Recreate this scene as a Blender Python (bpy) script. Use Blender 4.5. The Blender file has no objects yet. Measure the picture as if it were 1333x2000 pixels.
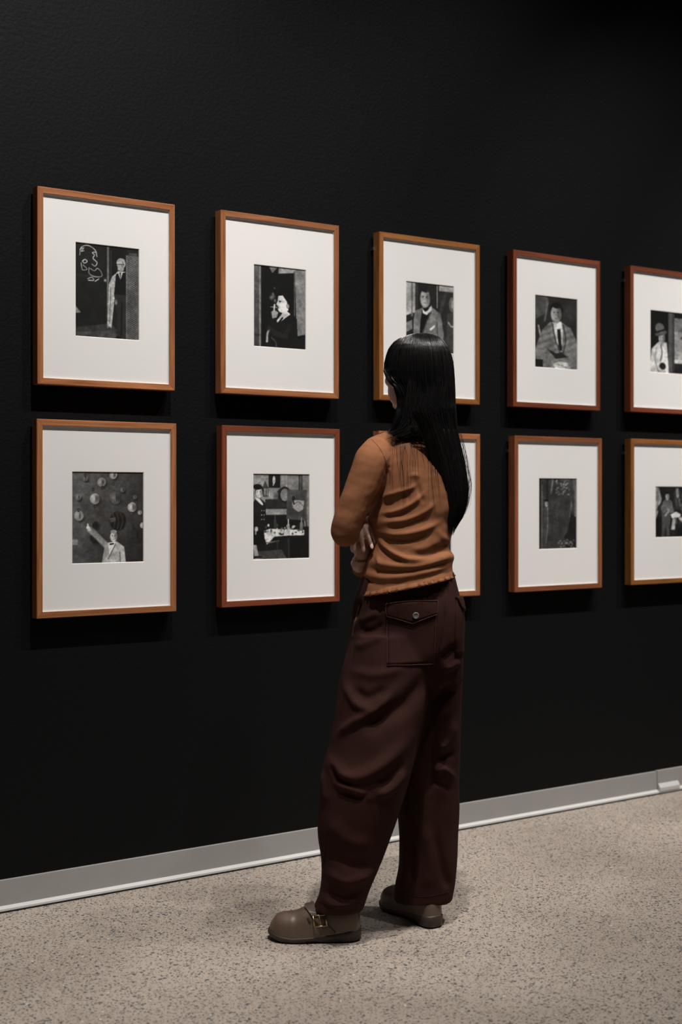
import bpy, bmesh, math, random
import numpy as np
from mathutils import Vector, noise
from mathutils.bvhtree import BVHTree

random.seed(7)
rng = np.random.default_rng(7)
scene = bpy.context.scene
COL = scene.collection

# ------------------------------------------------------------------ camera
W_PX, H_PX, F_PX = 1333.0, 2000.0, 2778.0      # 50 mm lens on a 36 mm tall frame
HORIZON = 970.0
THETA = math.radians(35.9)                     # yaw between the view and the wall normal
CAM = np.array([0.0, -3.846, 1.18])
FWD = np.array([math.sin(THETA), math.cos(THETA), 0.0])
RGT = np.array([math.cos(THETA), -math.sin(THETA), 0.0])
UP = np.array([0.0, 0.0, 1.0])

cam_data = bpy.data.cameras.new('camera')
cam_data.sensor_fit = 'VERTICAL'
cam_data.sensor_height = 36.0
cam_data.lens = 50.0
cam_data.shift_y = -(H_PX / 2 - HORIZON) / H_PX
cam_data.dof.use_dof = True
cam_data.dof.focus_distance = 4.05
cam_data.dof.aperture_fstop = 2.8
cam = bpy.data.objects.new('camera', cam_data)
COL.objects.link(cam)
cam.location = CAM
cam.rotation_euler = (math.radians(90), 0, -THETA)
scene.camera = cam

# ------------------------------------------------------------------ world, light, exposure
world = bpy.data.worlds.new('world')
scene.world = world
world.use_nodes = True
bg = world.node_tree.nodes['Background']
bg.inputs[0].default_value = (0.95, 0.97, 1.0, 1)
bg.inputs[1].default_value = 0.025
vs = scene.view_settings
vs.view_transform = 'Standard'
vs.look = 'None'
vs.exposure = 0.0
vs.gamma = 1.0
vs.use_curve_mapping = False

def spot(name, loc, target, power, angle, blend=0.6, radius=0.03, color=(1.0, 0.972, 0.94)):
    l = bpy.data.lights.new(name, 'SPOT')
    l.energy = power
    l.spot_size = math.radians(angle)
    l.spot_blend = blend
    l.shadow_soft_size = radius
    l.color = color
    o = bpy.data.objects.new(name, l)
    COL.objects.link(o)
    o.location = loc
    d = Vector(target) - Vector(loc)
    o.rotation_euler = d.to_track_quat('-Z', 'Y').to_euler()
    return o

# gallery track spots along the ceiling, one for each column of pictures
for x, tx, p, an in ((1.72, 1.42, 520, 74), (2.85, 2.55, 195, 66), (3.65, 3.40, 255, 58), (4.50, 4.35, 350, 54), (5.55, 5.40, 520, 54)):
    spot('track_or_fill_spot', (x, -1.80, 4.60), (tx, 0.0, 0.70), p, an, 1.0)
# unseen fill spots, added to brighten the floor
spot('track_or_fill_spot', (1.1, -2.2, 4.6), (1.2, -1.4, 0.0), 270, 46, 1.0, 0.06)
spot('track_or_fill_spot', (3.7, -1.9, 4.6), (3.3, -0.8, 0.0), 190, 44, 1.0, 0.06)
spot('track_or_fill_spot', (2.75, -2.7, 4.6), (2.45, -0.8, 0.9), 140, 28, 1.0, 0.06)  # unseen fill spot added to brighten her back

# ------------------------------------------------------------------ pixel helpers
def ray(px, py):
    return FWD + RGT * ((px - W_PX / 2) / F_PX) + UP * ((HORIZON - py) / F_PX)
def P(px, py, z):                     # point at depth z along the optical axis
    return CAM + ray(px, py) * z
def on_wall(px, py, off=0.0):         # point on a plane parallel to the wall
    r = ray(px, py)
    return CAM + r * ((-off - CAM[1]) / r[1])
def on_floor(px, py, h=0.0):
    r = ray(px, py)
    return CAM + r * ((h - CAM[2]) / r[2])
def proj(v):                          # (n,3) -> px, py, depth
    d = v - CAM
    z = d @ FWD
    return W_PX / 2 + F_PX * (d @ RGT) / z, HORIZON - F_PX * d[:, 2] / z, z
PXM = 3.88 / F_PX                     # metres per pixel at the person

# ------------------------------------------------------------------ materials
def new_mat(name):
    m = bpy.data.materials.new(name)
    m.use_nodes = True
    return m, m.node_tree.nodes, m.node_tree.links, m.node_tree.nodes['Principled BSDF']
def plain(name, col, rough=0.6, spec=0.5, metal=0.0, nscale=0, namp=0.0, bump=0.0, bscale=300, bdist=0.001):
    m, N, L, b = new_mat(name)
    b.inputs['Base Color'].default_value = (*col, 1)
    b.inputs['Roughness'].default_value = rough
    b.inputs['Specular IOR Level'].default_value = spec
    b.inputs['Metallic'].default_value = metal
    tc = N.new('ShaderNodeTexCoord')
    if nscale:
        n = N.new('ShaderNodeTexNoise'); n.inputs['Scale'].default_value = nscale; n.inputs['Detail'].default_value = 5
        r = N.new('ShaderNodeMapRange')
        r.inputs[3].default_value = 1 - namp; r.inputs[4].default_value = 1 + namp
        mx = N.new('ShaderNodeVectorMath'); mx.operation = 'SCALE'; mx.inputs[0].default_value = col
        L.new(tc.outputs['Object'], n.inputs['Vector']); L.new(n.outputs[0], r.inputs[0])
        L.new(r.outputs[0], mx.inputs['Scale']); L.new(mx.outputs[0], b.inputs['Base Color'])
    if bump:
        n = N.new('ShaderNodeTexNoise'); n.inputs['Scale'].default_value = bscale; n.inputs['Detail'].default_value = 3
        u = N.new('ShaderNodeBump'); u.inputs['Strength'].default_value = bump; u.inputs['Distance'].default_value = bdist
        L.new(tc.outputs['Object'], n.inputs['Vector']); L.new(n.outputs[0], u.inputs['Height']); L.new(u.outputs[0], b.inputs['Normal'])
    return m

def wall_material():
    m, N, L, b = new_mat('black_wall_paint')
    b.inputs['Base Color'].default_value = (0.0034, 0.0036, 0.0039, 1)
    b.inputs['Roughness'].default_value = 0.60
    b.inputs['Specular IOR Level'].default_value = 0.12
    tc = N.new('ShaderNodeTexCoord')
    n1 = N.new('ShaderNodeTexNoise'); n1.inputs['Scale'].default_value = 95; n1.inputs['Detail'].default_value = 4
    n2 = N.new('ShaderNodeTexNoise'); n2.inputs['Scale'].default_value = 5; n2.inputs['Detail'].default_value = 3
    a = N.new('ShaderNodeMath'); a.operation = 'MULTIPLY_ADD'; a.inputs[1].default_value = 0.8
    L.new(tc.outputs['Object'], n1.inputs['Vector']); L.new(tc.outputs['Object'], n2.inputs['Vector'])
    L.new(n2.outputs[0], a.inputs[0]); L.new(n1.outputs[0], a.inputs[2])
    u = N.new('ShaderNodeBump'); u.inputs['Strength'].default_value = 0.40; u.inputs['Distance'].default_value = 0.003
    L.new(a.outputs[0], u.inputs['Height']); L.new(u.outputs[0], b.inputs['Normal'])
    return m

def floor_material():
    m, N, L, b = new_mat('ground_concrete')
    tc = N.new('ShaderNodeTexCoord')
    b.inputs['Roughness'].default_value = 0.55
    b.inputs['Specular IOR Level'].default_value = 0.35
    def vor(scale, feature='F1', rnd=1.0):
        v = N.new('ShaderNodeTexVoronoi'); v.inputs['Scale'].default_value = scale; v.feature = feature
        v.inputs['Randomness'].default_value = rnd
        L.new(wv.outputs[0], v.inputs['Vector']); return v
    wn = N.new('ShaderNodeTexNoise'); wn.inputs['Scale'].default_value = 120; wn.inputs['Detail'].default_value = 2
    L.new(tc.outputs['Object'], wn.inputs['Vector'])
    ws = N.new('ShaderNodeVectorMath'); ws.operation = 'SCALE'; ws.inputs['Scale'].default_value = 0.008
    L.new(wn.outputs['Color'], ws.inputs[0])
    wv = N.new('ShaderNodeVectorMath'); wv.operation = 'ADD'
    L.new(tc.outputs['Object'], wv.inputs[0]); L.new(ws.outputs[0], wv.inputs[1])
    base = N.new('ShaderNodeTexNoise'); base.inputs['Scale'].default_value = 2.2; base.inputs['Detail'].default_value = 6
    L.new(tc.outputs['Object'], base.inputs['Vector'])
    cr = N.new('ShaderNodeValToRGB')
    cr.color_ramp.elements[0].position = 0.3; cr.color_ramp.elements[0].color = (0.295, 0.245, 0.200, 1)
    cr.color_ramp.elements[1].position = 0.7; cr.color_ramp.elements[1].color = (0.395, 0.335, 0.280, 1)
    L.new(base.outputs[0], cr.inputs[0])
    cur = cr.outputs[0]
    def chips(cur, scale, thr, keep_lo, keep_hi, col, soft=0.04):
        v = vor(scale)
        sep = N.new('ShaderNodeSeparateColor'); L.new(v.outputs['Color'], sep.inputs[0])
        # chip radius varies from cell to cell; only part of the cells hold a chip
        rad = N.new('ShaderNodeMapRange'); rad.inputs[3].default_value = thr * 0.45; rad.inputs[4].default_value = thr
        L.new(sep.outputs[1], rad.inputs[0])
        d = N.new('ShaderNodeMath'); d.operation = 'SUBTRACT'; L.new(rad.outputs[0], d.inputs[0]); L.new(v.outputs['Distance'], d.inputs[1])
        s = N.new('ShaderNodeMapRange'); s.inputs[1].default_value = 0.0; s.inputs[2].default_value = soft
        L.new(d.outputs[0], s.inputs[0])
        k1 = N.new('ShaderNodeMath'); k1.operation = 'GREATER_THAN'; k1.inputs[1].default_value = keep_lo; L.new(sep.outputs[0], k1.inputs[0])
        k2 = N.new('ShaderNodeMath'); k2.operation = 'LESS_THAN'; k2.inputs[1].default_value = keep_hi; L.new(sep.outputs[0], k2.inputs[0])
        m1 = N.new('ShaderNodeMath'); m1.operation = 'MULTIPLY'; L.new(k1.outputs[0], m1.inputs[0]); L.new(k2.outputs[0], m1.inputs[1])
        m2 = N.new('ShaderNodeMath'); m2.operation = 'MULTIPLY'; L.new(m1.outputs[0], m2.inputs[0]); L.new(s.outputs[0], m2.inputs[1])
        mx = N.new('ShaderNodeMix'); mx.data_type = 'RGBA'
        L.new(m2.outputs[0], mx.inputs[0]); L.new(cur, mx.inputs[6]); mx.inputs[7].default_value = (*col, 1)
        return mx.outputs[2]
    cur = chips(cur, 230, 0.55, 0.0, 0.45, (0.100, 0.082, 0.070))
    cur = chips(cur, 150, 0.50, 0.0, 0.42, (0.030, 0.029, 0.031))
    cur = chips(cur, 130, 0.38, 0.45, 0.60, (0.22, 0.165, 0.115))
    cur = chips(cur, 85, 0.44, 0.0, 0.22, (0.055, 0.060, 0.070))
    cur = chips(cur, 75, 0.30, 0.5, 0.54, (0.55, 0.51, 0.46))
    L.new(cur, b.inputs['Base Color'])
    n = N.new('ShaderNodeTexNoise'); n.inputs['Scale'].default_value = 260; n.inputs['Detail'].default_value = 2
    u = N.new('ShaderNodeBump'); u.inputs['Strength'].default_value = 0.12; u.inputs['Distance'].default_value = 0.001
    L.new(tc.outputs['Object'], n.inputs['Vector']); L.new(n.outputs[0], u.inputs['Height']); L.new(u.outputs[0], b.inputs['Normal'])
    return m

def wood_material(name, dark, light, streak=1.0):
    m, N, L, b = new_mat(name)
    tc = N.new('ShaderNodeTexCoord'); oi = N.new('ShaderNodeObjectInfo')
    mp = N.new('ShaderNodeMapping'); mp.inputs['Scale'].default_value = (3.0, 60, 60)
    sh = N.new('ShaderNodeVectorMath'); sh.operation = 'SCALE'; sh.inputs[0].default_value = (13.0, 7.0, 5.0)
    L.new(oi.outputs['Random'], sh.inputs['Scale'])
    ad = N.new('ShaderNodeVectorMath'); ad.operation = 'ADD'
    L.new(tc.outputs['Object'], ad.inputs[0]); L.new(sh.outputs[0], ad.inputs[1]); L.new(ad.outputs[0], mp.inputs['Vector'])
    n = N.new('ShaderNodeTexNoise'); n.inputs['Scale'].default_value = 1.6; n.inputs['Detail'].default_value = 6; n.inputs['Distortion'].default_value = 0.7
    L.new(mp.outputs[0], n.inputs['Vector'])
    r = N.new('ShaderNodeValToRGB')
    r.color_ramp.elements[0].position = 0.32; r.color_ramp.elements[0].color = (*dark, 1)
    r.color_ramp.elements[1].position = 0.70; r.color_ramp.elements[1].color = (*light, 1)
    L.new(n.outputs[0], r.inputs[0])
    hv = N.new('ShaderNodeHueSaturation')
    vr = N.new('ShaderNodeMapRange'); vr.inputs[3].default_value = 0.85; vr.inputs[4].default_value = 1.15
    L.new(oi.outputs['Random'], vr.inputs[0]); L.new(vr.outputs[0], hv.inputs['Value'])
    L.new(r.outputs[0], hv.inputs['Color']); L.new(hv.outputs[0], b.inputs['Base Color'])
    b.inputs['Roughness'].default_value = 0.42
    b.inputs['Specular IOR Level'].default_value = 0.4
    u = N.new('ShaderNodeBump'); u.inputs['Strength'].default_value = 0.15; u.inputs['Distance'].default_value = 0.001
    L.new(n.outputs[0], u.inputs['Height']); L.new(u.outputs[0], b.inputs['Normal'])
    return m

def glass_material():
    m = bpy.data.materials.new('picture_glass'); m.use_nodes = True
    N, L = m.node_tree.nodes, m.node_tree.links
    N.clear()
    out = N.new('ShaderNodeOutputMaterial'); t = N.new('ShaderNodeBsdfTransparent'); g = N.new('ShaderNodeBsdfGlossy')
    g.inputs['Roughness'].default_value = 0.02
    # plain Fresnel reflectance of a thin pane, the same from both of its sides
    ge = N.new('ShaderNodeNewGeometry'); dt = N.new('ShaderNodeVectorMath'); dt.operation = 'DOT_PRODUCT'
    L.new(ge.outputs['Normal'], dt.inputs[0]); L.new(ge.outputs['Incoming'], dt.inputs[1])
    def mth(op, x, y=None):
        n = N.new('ShaderNodeMath'); n.operation = op; L.new(x, n.inputs[0])
        if y is not None: n.inputs[1].default_value = y
        return n.outputs[0]
    one = N.new('ShaderNodeMath'); one.operation = 'SUBTRACT'; one.inputs[0].default_value = 1.0
    L.new(mth('ABSOLUTE', dt.outputs['Value']), one.inputs[1])
    pw = mth('POWER', one.outputs[0], 5.0)
    f = N.new('ShaderNodeMath'); f.operation = 'MULTIPLY_ADD'; f.inputs[1].default_value = 0.94; f.inputs[2].default_value = 0.05
    L.new(pw, f.inputs[0])
    mx = N.new('ShaderNodeMixShader')
    L.new(f.outputs[0], mx.inputs[0]); L.new(t.outputs[0], mx.inputs[1]); L.new(g.outputs[0], mx.inputs[2]); L.new(mx.outputs[0], out.inputs[0])
    return m

def print_material():
    m, N, L, b = new_mat('photographic_print')
    a = N.new('ShaderNodeAttribute'); a.attribute_name = 'print_tone'
    L.new(a.outputs['Color'], b.inputs['Base Color'])
    b.inputs['Roughness'].default_value = 0.55
    b.inputs['Specular IOR Level'].default_value = 0.3
    return m

def knit_material(name, col, scale, bump, rough=0.85, namp=0.12, sheen=0.0):
    m, N, L, b = new_mat(name)
    tc = N.new('ShaderNodeTexCoord')
    n = N.new('ShaderNodeTexNoise'); n.inputs['Scale'].default_value = scale; n.inputs['Detail'].default_value = 4
    n2 = N.new('ShaderNodeTexNoise'); n2.inputs['Scale'].default_value = 9; n2.inputs['Detail'].default_value = 3
    L.new(tc.outputs['Object'], n.inputs['Vector']); L.new(tc.outputs['Object'], n2.inputs['Vector'])
    r = N.new('ShaderNodeMapRange'); r.inputs[3].default_value = 1 - namp; r.inputs[4].default_value = 1 + namp
    L.new(n2.outputs[0], r.inputs[0])
    mx = N.new('ShaderNodeVectorMath'); mx.operation = 'SCALE'; mx.inputs[0].default_value = col
    L.new(r.outputs[0], mx.inputs['Scale']); L.new(mx.outputs[0], b.inputs['Base Color'])
    b.inputs['Roughness'].default_value = rough
    b.inputs['Specular IOR Level'].default_value = 0.08
    b.inputs['Sheen Weight'].default_value = sheen
    b.inputs['Sheen Tint'].default_value = (*[min(1, c * 3 + .1) for c in col], 1)
    u = N.new('ShaderNodeBump'); u.inputs['Strength'].default_value = bump; u.inputs['Distance'].default_value = 0.0008
    L.new(n.outputs[0], u.inputs['Height']); L.new(u.outputs[0], b.inputs['Normal'])
    return m

def skin_material():
    m, N, L, b = new_mat('skin')
    tc = N.new('ShaderNodeTexCoord')
    n = N.new('ShaderNodeTexNoise'); n.inputs['Scale'].default_value = 40; n.inputs['Detail'].default_value = 4
    L.new(tc.outputs['Object'], n.inputs['Vector'])
    r = N.new('ShaderNodeValToRGB')
    r.color_ramp.elements[0].color = (0.54, 0.31, 0.235, 1); r.color_ramp.elements[1].color = (0.64, 0.39, 0.305, 1)
    L.new(n.outputs[0], r.inputs[0]); L.new(r.outputs[0], b.inputs['Base Color'])
    b.inputs['Roughness'].default_value = 0.5
    b.inputs['Subsurface Weight'].default_value = 0.08
    b.inputs['Subsurface Radius'].default_value = (0.01, 0.004, 0.002)
    return m

def hair_material():
    m, N, L, b = new_mat('black_hair')
    b.inputs['Base Color'].default_value = (0.006, 0.0052, 0.005, 1)
    b.inputs['Roughness'].default_value = 0.30
    b.inputs['Specular IOR Level'].default_value = 0.7
    return m

M = dict(
    wall=wall_material(), floor=floor_material(), glass=glass_material(), print=print_material(),
    skirt=plain('grey_skirting_paint', (0.30, 0.285, 0.275), 0.5, 0.4, nscale=14, namp=0.06, bump=0.15, bscale=60, bdist=0.002),
    ledge=plain('ledge_paint_baked_light', (0.50, 0.485, 0.47), 0.5, 0.4, nscale=30, namp=0.05, bump=0.1, bscale=80),  # paler than the skirting: light caught on the ledge is put into its colour
    seal=plain('dark_green_sealant', (0.012, 0.022, 0.018), 0.5, nscale=20, namp=0.2),
    mat=plain('white_mat_board', (0.86, 0.835, 0.81), 0.85, 0.15, nscale=4, namp=0.015, bump=0.06, bscale=500, bdist=0.0004),
    board=plain('grey_backing_board', (0.18, 0.16, 0.14), 0.9, 0.2, nscale=30, namp=0.1),
    spacer=plain('white_spacer', (0.80, 0.785, 0.77), 0.8, 0.2, nscale=30, namp=0.03),
    steel=plain('bright_steel', (0.75, 0.74, 0.72), 0.3, 0.5, 1.0, nscale=40, namp=0.05),
    wood_orange=wood_material('orange_cherry_wood', (0.25, 0.085, 0.031), (0.42, 0.170, 0.070)),
    wood_amber=wood_material('amber_oak_wood', (0.20, 0.070, 0.018), (0.32, 0.125, 0.034)),
    wood_red=wood_material('red_brown_mahogany', (0.135, 0.032, 0.014), (0.21, 0.057, 0.025)),
    wood_mid=wood_material('russet_wood', (0.18, 0.055, 0.022), (0.29, 0.100, 0.040)),
    skin=skin_material(), hair=hair_material(),
    shirt=knit_material('rust_brown_ribbed_jersey', (0.255, 0.104, 0.050), 900, 0.25, sheen=0.0),
    hem=plain('orange_overlock_thread', (0.42, 0.17, 0.075), 0.8, 0.2, nscale=200, namp=0.1),
    trouser=knit_material('dark_brown_twill', (0.033, 0.0127, 0.0098), 700, 0.3),
    stitch=plain('dark_brown_stitching', (0.020, 0.010, 0.009), 0.9, 0.2, nscale=200, namp=0.1),
    piping=plain('brown_topstitching', (0.085, 0.040, 0.030), 0.9, 0.2, nscale=200, namp=0.1),
    button=plain('grey_horn_button', (0.16, 0.145, 0.135), 0.3, 0.5, nscale=60, namp=0.2),
    leather=plain('taupe_leather', (0.105, 0.068, 0.047), 0.42, 0.5, nscale=18, namp=0.10, bump=0.12, bscale=350, bdist=0.0006),
    strap=plain('taupe_strap_leather', (0.078, 0.050, 0.034), 0.5, 0.4, nscale=25, namp=0.1, bump=0.1, bscale=350, bdist=0.0006),
    sole=plain('dark_brown_sole', (0.036, 0.023, 0.017), 0.5, 0.4, nscale=20, namp=0.1),
    brass=plain('antique_brass', (0.42, 0.30, 0.16), 0.35, 0.5, 1.0, nscale=60, namp=0.1),
    bead=plain('amber_wood_beads', (0.30, 0.15, 0.055), 0.35, 0.5, nscale=90, namp=0.25),
    bluebead=plain('blue_glass_bead', (0.02, 0.16, 0.55), 0.15, 0.6, nscale=50, namp=0.1),
    nail=plain('pale_pink_nail', (0.78, 0.52, 0.45), 0.25, 0.5, nscale=60, namp=0.04),
    lips=plain('lips', (0.42, 0.13, 0.11), 0.4, 0.4, nscale=60, namp=0.06),
    eyewhite=plain('eye_white', (0.75, 0.72, 0.70), 0.2, 0.5, nscale=60, namp=0.03),
    iris=plain('dark_brown_iris', (0.025, 0.012, 0.008), 0.1, 0.5, nscale=90, namp=0.1),
)

# ------------------------------------------------------------------ mesh helpers
def link(name, me, mat=None, parent=None, smooth=False):
    o = bpy.data.objects.new(name, me)
    COL.objects.link(o)
    if mat is not None and not me.materials:
        me.materials.append(mat)
    if smooth:
        me.polygons.foreach_set('use_smooth', np.ones(len(me.polygons), dtype=bool))
    if parent is not None:
        o.parent = parent
    return o
def mesh(name, v, f):
    me = bpy.data.meshes.new(name)
    me.from_pydata([tuple(map(float, p)) for p in v], [], [tuple(map(int, q)) for q in f])
    me.update()
    return me
def quad_mesh(name, v, f):
    """fast path: numpy verts (n,3) and quads (m,4)"""
    me = bpy.data.meshes.new(name)
    v = np.asarray(v, dtype=np.float32); f = np.asarray(f, dtype=np.int32)
    me.vertices.add(len(v)); me.vertices.foreach_set('co', v.ravel())
    me.loops.add(f.size); me.loops.foreach_set('vertex_index', f.ravel())
    me.polygons.add(len(f)); me.polygons.foreach_set('loop_start', np.arange(0, f.size, 4, dtype=np.int32))
    me.update(calc_edges=True); me.validate()
    return me
def box(x0, x1, y0, y1, z0, z1):
    v = [(x, y, z) for z in (z0, z1) for y in (y0, y1) for x in (x0, x1)]
    return v, [(0, 2, 3, 1), (4, 5, 7, 6), (0, 1, 5, 4), (2, 6, 7, 3), (0, 4, 6, 2), (1, 3, 7, 5)]
def merge(parts):
    V, Fc, k = [], [], 0
    for v, f in parts:
        V += [tuple(p) for p in v]; Fc += [tuple(i + k for i in q) for q in f]; k += len(v)
    return V, Fc
def thing(name, label, cat, loc, group=None):
    o = bpy.data.objects.new(name, None)
    COL.objects.link(o); o.location = loc; o.empty_display_size = 0.05
    o['label'] = label; o['category'] = cat
    if group: o['group'] = group
    return o
def loft(rings, n=36, cap=True):
    """rings: list of (centre, axis_a, axis_b[, exponent])"""
    V, Fc = [], []
    for r in rings:
        c, a, b = (np.asarray(q, float) for q in r[:3])
        e = r[3] if len(r) > 3 else 2.0
        for i in range(n):
            t = 2 * math.pi * i / n
            ct, st = math.cos(t), math.sin(t)
            V.append(c + a * math.copysign(abs(ct) ** (2 / e), ct) + b * math.copysign(abs(st) ** (2 / e), st))
    for k in range(len(rings) - 1):
        for i in range(n):
            j = (i + 1) % n
            Fc.append((k * n + i, k * n + j, (k + 1) * n + j, (k + 1) * n + i))
    if cap:
        Fc.append(tuple(range(n))[::-1]); m = (len(rings) - 1) * n
        Fc.append(tuple(m + i for i in range(n)))
    return V, Fc
def ellipsoid(c, ax, n=20, m=12):
    """ax: three half-axis vectors"""
    c = np.asarray(c, float); a, b, d = (np.asarray(q, float) for q in ax)
    V = [c + d]; Fc = []
    for k in range(1, m):
        ph = math.pi * k / m
        for i in range(n):
            t = 2 * math.pi * i / n
            V.append(c + d * math.cos(ph) + (a * math.cos(t) + b * math.sin(t)) * math.sin(ph))
    V.append(c - d)
    for i in range(n):
        Fc.append((0, 1 + i, 1 + (i + 1) % n))
    for k in range(m - 2):
        for i in range(n):
            j = (i + 1) % n; s = 1 + k * n
            Fc.append((s + i, s + n + i, s + n + j, s + j))
    s = 1 + (m - 2) * n
    for i in range(n):
        Fc.append((s + i, len(V) - 1, s + (i + 1) % n))
    return V, Fc
def ball(c, r, n=14, m=9):
    return ellipsoid(c, ((r, 0, 0), (0, r, 0), (0, 0, r)), n, m)
def catmull(pts, per=6):
    p = [np.asarray(q, float) for q in pts]
    p = [2 * p[0] - p[1]] + p + [2 * p[-1] - p[-2]]
    out = []
    for i in range(1, len(p) - 2):
        for k in range(per):
            t = k / per
            out.append(0.5 * ((2 * p[i]) + (p[i + 1] - p[i - 1]) * t + (2 * p[i - 1] - 5 * p[i] + 4 * p[i + 1] - p[i + 2]) * t * t
                              + (3 * p[i] - 3 * p[i + 1] + p[i + 2] - p[i - 1]) * t ** 3))
    out.append(p[-2])
    return out
def tube(pts, radii, n=12, cap=True, flat=None):
    """tapered tube along pts; flat=(vec, factor) squashes the section along vec"""
    pts = [np.asarray(p, float) for p in pts]
    if not hasattr(radii, '__len__'): radii = [radii] * len(pts)
    rings = []; prev = None
    for i, p in enumerate(pts):
        t = pts[min(i + 1, len(pts) - 1)] - pts[max(i - 1, 0)]
        t = t / (np.linalg.norm(t) + 1e-9)
        ref = prev if prev is not None else (np.array([0, 0, 1.]) if abs(t[2]) < 0.9 else np.array([1., 0, 0]))
        a = ref - t * (ref @ t); a /= np.linalg.norm(a) + 1e-9
        b = np.cross(t, a); prev = a
        rings.append((p, a * radii[i], b * radii[i]))
    return loft(rings, n, cap)
def limb(pts, radii, per=5):
    q = catmull([np.append(np.asarray(p, float), r) for p, r in zip(pts, radii)], per)
    v, f = tube([k[:3] for k in q], [k[3] for k in q], 16)
    return merge([(v, f), ball(pts[0], radii[0]), ball(pts[-1], radii[-1])])
def remesh(parts, voxel, smooth=6):
    v, f = merge(parts)
    me = mesh('tmp', v, f)
    bm = bmesh.new(); bm.from_mesh(me); bmesh.ops.recalc_face_normals(bm, faces=bm.faces); bm.to_mesh(me); bm.free()
    o = bpy.data.objects.new('tmp', me); COL.objects.link(o)
    md = o.modifiers.new('r', 'REMESH'); md.mode = 'VOXEL'; md.voxel_size = voxel
    dg = bpy.context.evaluated_depsgraph_get(); dg.update()
    ev = o.evaluated_get(dg); m2 = ev.to_mesh()
    nv = np.empty(len(m2.vertices) * 3, np.float32); m2.vertices.foreach_get('co', nv)
    nf = np.empty(len(m2.loops), np.int32); m2.loops.foreach_get('vertex_index', nf)
    nv = nv.reshape(-1, 3).astype(float); nf = nf.reshape(-1, 4)
    ev.to_mesh_clear(); bpy.data.objects.remove(o); bpy.data.meshes.remove(me)
    return lap(nv, nf, smooth), nf
def edges_of(f):
    e = np.concatenate([f[:, [0, 1]], f[:, [1, 2]], f[:, [2, 3]], f[:, [3, 0]]])
    return np.unique(np.sort(e, 1), axis=0)
def lap(v, f, it, lam=0.6):
    e = edges_of(f)
    deg = np.bincount(e.ravel(), minlength=len(v)).astype(float)[:, None]
    deg[deg == 0] = 1
    for k in range(it * 2):
        s = np.empty_like(v)
        for c in range(3):
            s[:, c] = np.bincount(e[:, 0], v[e[:, 1], c], len(v)) + np.bincount(e[:, 1], v[e[:, 0], c], len(v))
        l = lam if k % 2 == 0 else -lam * 0.93
        v = v + l * (s / deg - v)
    return v
def vnormals(v, f):
    d1 = v[f[:, 2]] - v[f[:, 0]]; d2 = v[f[:, 3]] - v[f[:, 1]]
    fn = np.cross(d1, d2); n = np.zeros_like(v)
    for k in range(4):
        for c in range(3):
            n[:, c] += np.bincount(f[:, k], fn[:, c], len(v))
    return n / (np.linalg.norm(n, axis=1)[:, None] + 1e-12)
def fold(v, f, strokes):
    """push cloth in and out along fold lines given on the side of the garment that faces the room"""
    n = vnormals(v, f); px, py, z = proj(v)
    view = CAM - v; view /= np.linalg.norm(view, axis=1)[:, None]
    face = np.clip(((n * view).sum(1) + 0.05) / 0.35, 0, 1)
    disp = np.zeros(len(v))
    for pts, w, amp in strokes:
        q = np.array(catmull([np.array(p, float) for p in pts], 5))
        seg = len(q) - 1
        best = np.full(len(v), 1e9); tt = np.zeros(len(v))
        for i in range(seg):
            a, b = q[i], q[i + 1]; ab = b - a
            t = np.clip(((px - a[0]) * ab[0] + (py - a[1]) * ab[1]) / (ab @ ab + 1e-9), 0, 1)
            d = np.hypot(px - a[0] - t * ab[0], py - a[1] - t * ab[1])
            k = d < best
            best[k] = d[k]; tt[k] = (i + t[k]) / seg
        taper = np.clip(np.minimum(tt, 1 - tt) / 0.25, 0, 1)
        taper = 0.15 + 0.85 * taper * taper * (3 - 2 * taper)
        disp += amp * np.exp(-(best / w) ** 2) * taper
    return v + n * (disp * face)[:, None]
def ripple(v, f, amp, sx, sy, sz, seed=0.0):
    n = vnormals(v, f)
    d = np.array([noise.noise(Vector((p[0] * sx + seed, p[1] * sy, p[2] * sz))) for p in v])
    return v + n * (d * amp)[:, None]
class Surface:
    def __init__(s, v, f):
        s.t = BVHTree.FromPolygons([Vector(p) for p in v], [tuple(int(i) for i in q) for q in f])
    def at(s, px, py, off=0.0):
        """the point of this garment met along a pixel's direction, lifted off by `off`"""
        d = Vector(ray(px, py)).normalized()
        h = s.t.ray_cast(Vector(CAM), d)
        if h[0] is None:
            h = s.t.find_nearest(Vector(P(px, py, 3.85)))
        nrm = h[1]
        if nrm.dot(d) > 0: nrm = -nrm
        return np.array(h[0] + nrm * off), np.array(nrm)
def patch(surf, quad, nu, nv, off, thick, shape=None):
    """a cloth patch laid on a garment: quad of four pixel corners TL TR BR BL"""
    q = [np.array(p, float) for p in quad]
    top, bot = [], []
    for j in range(nv + 1):
        for i in range(nu + 1):
            u, w = i / nu, j / nv
            if shape: w = w * shape(u)
            p = (q[0] * (1 - u) + q[1] * u) * (1 - w) + (q[3] * (1 - u) + q[2] * u) * w
            a, n = surf.at(p[0], p[1], 0.0)
            top.append(a + n * (off + thick)); bot.append(a + n * (off - 0.004))
    k = len(top); V = top + bot; Fc = []
    w = nu + 1
    for j in range(nv):
        for i in range(nu):
            a = j * w + i
            Fc.append((a, a + w, a + w + 1, a + 1)); Fc.append((k + a, k + a + 1, k + a + w + 1, k + a + w))
    for i in range(nu):
        Fc.append((i, i + 1, k + i + 1, k + i)); a = nv * w + i; Fc.append((a + 1, a, k + a, k + a + 1))
    for j in range(nv):
        a = j * w; Fc.append((a + w, a, k + a, k + a + w)); a += nu; Fc.append((a, a + w, k + a + w, k + a))
    return V, Fc, top
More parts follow.
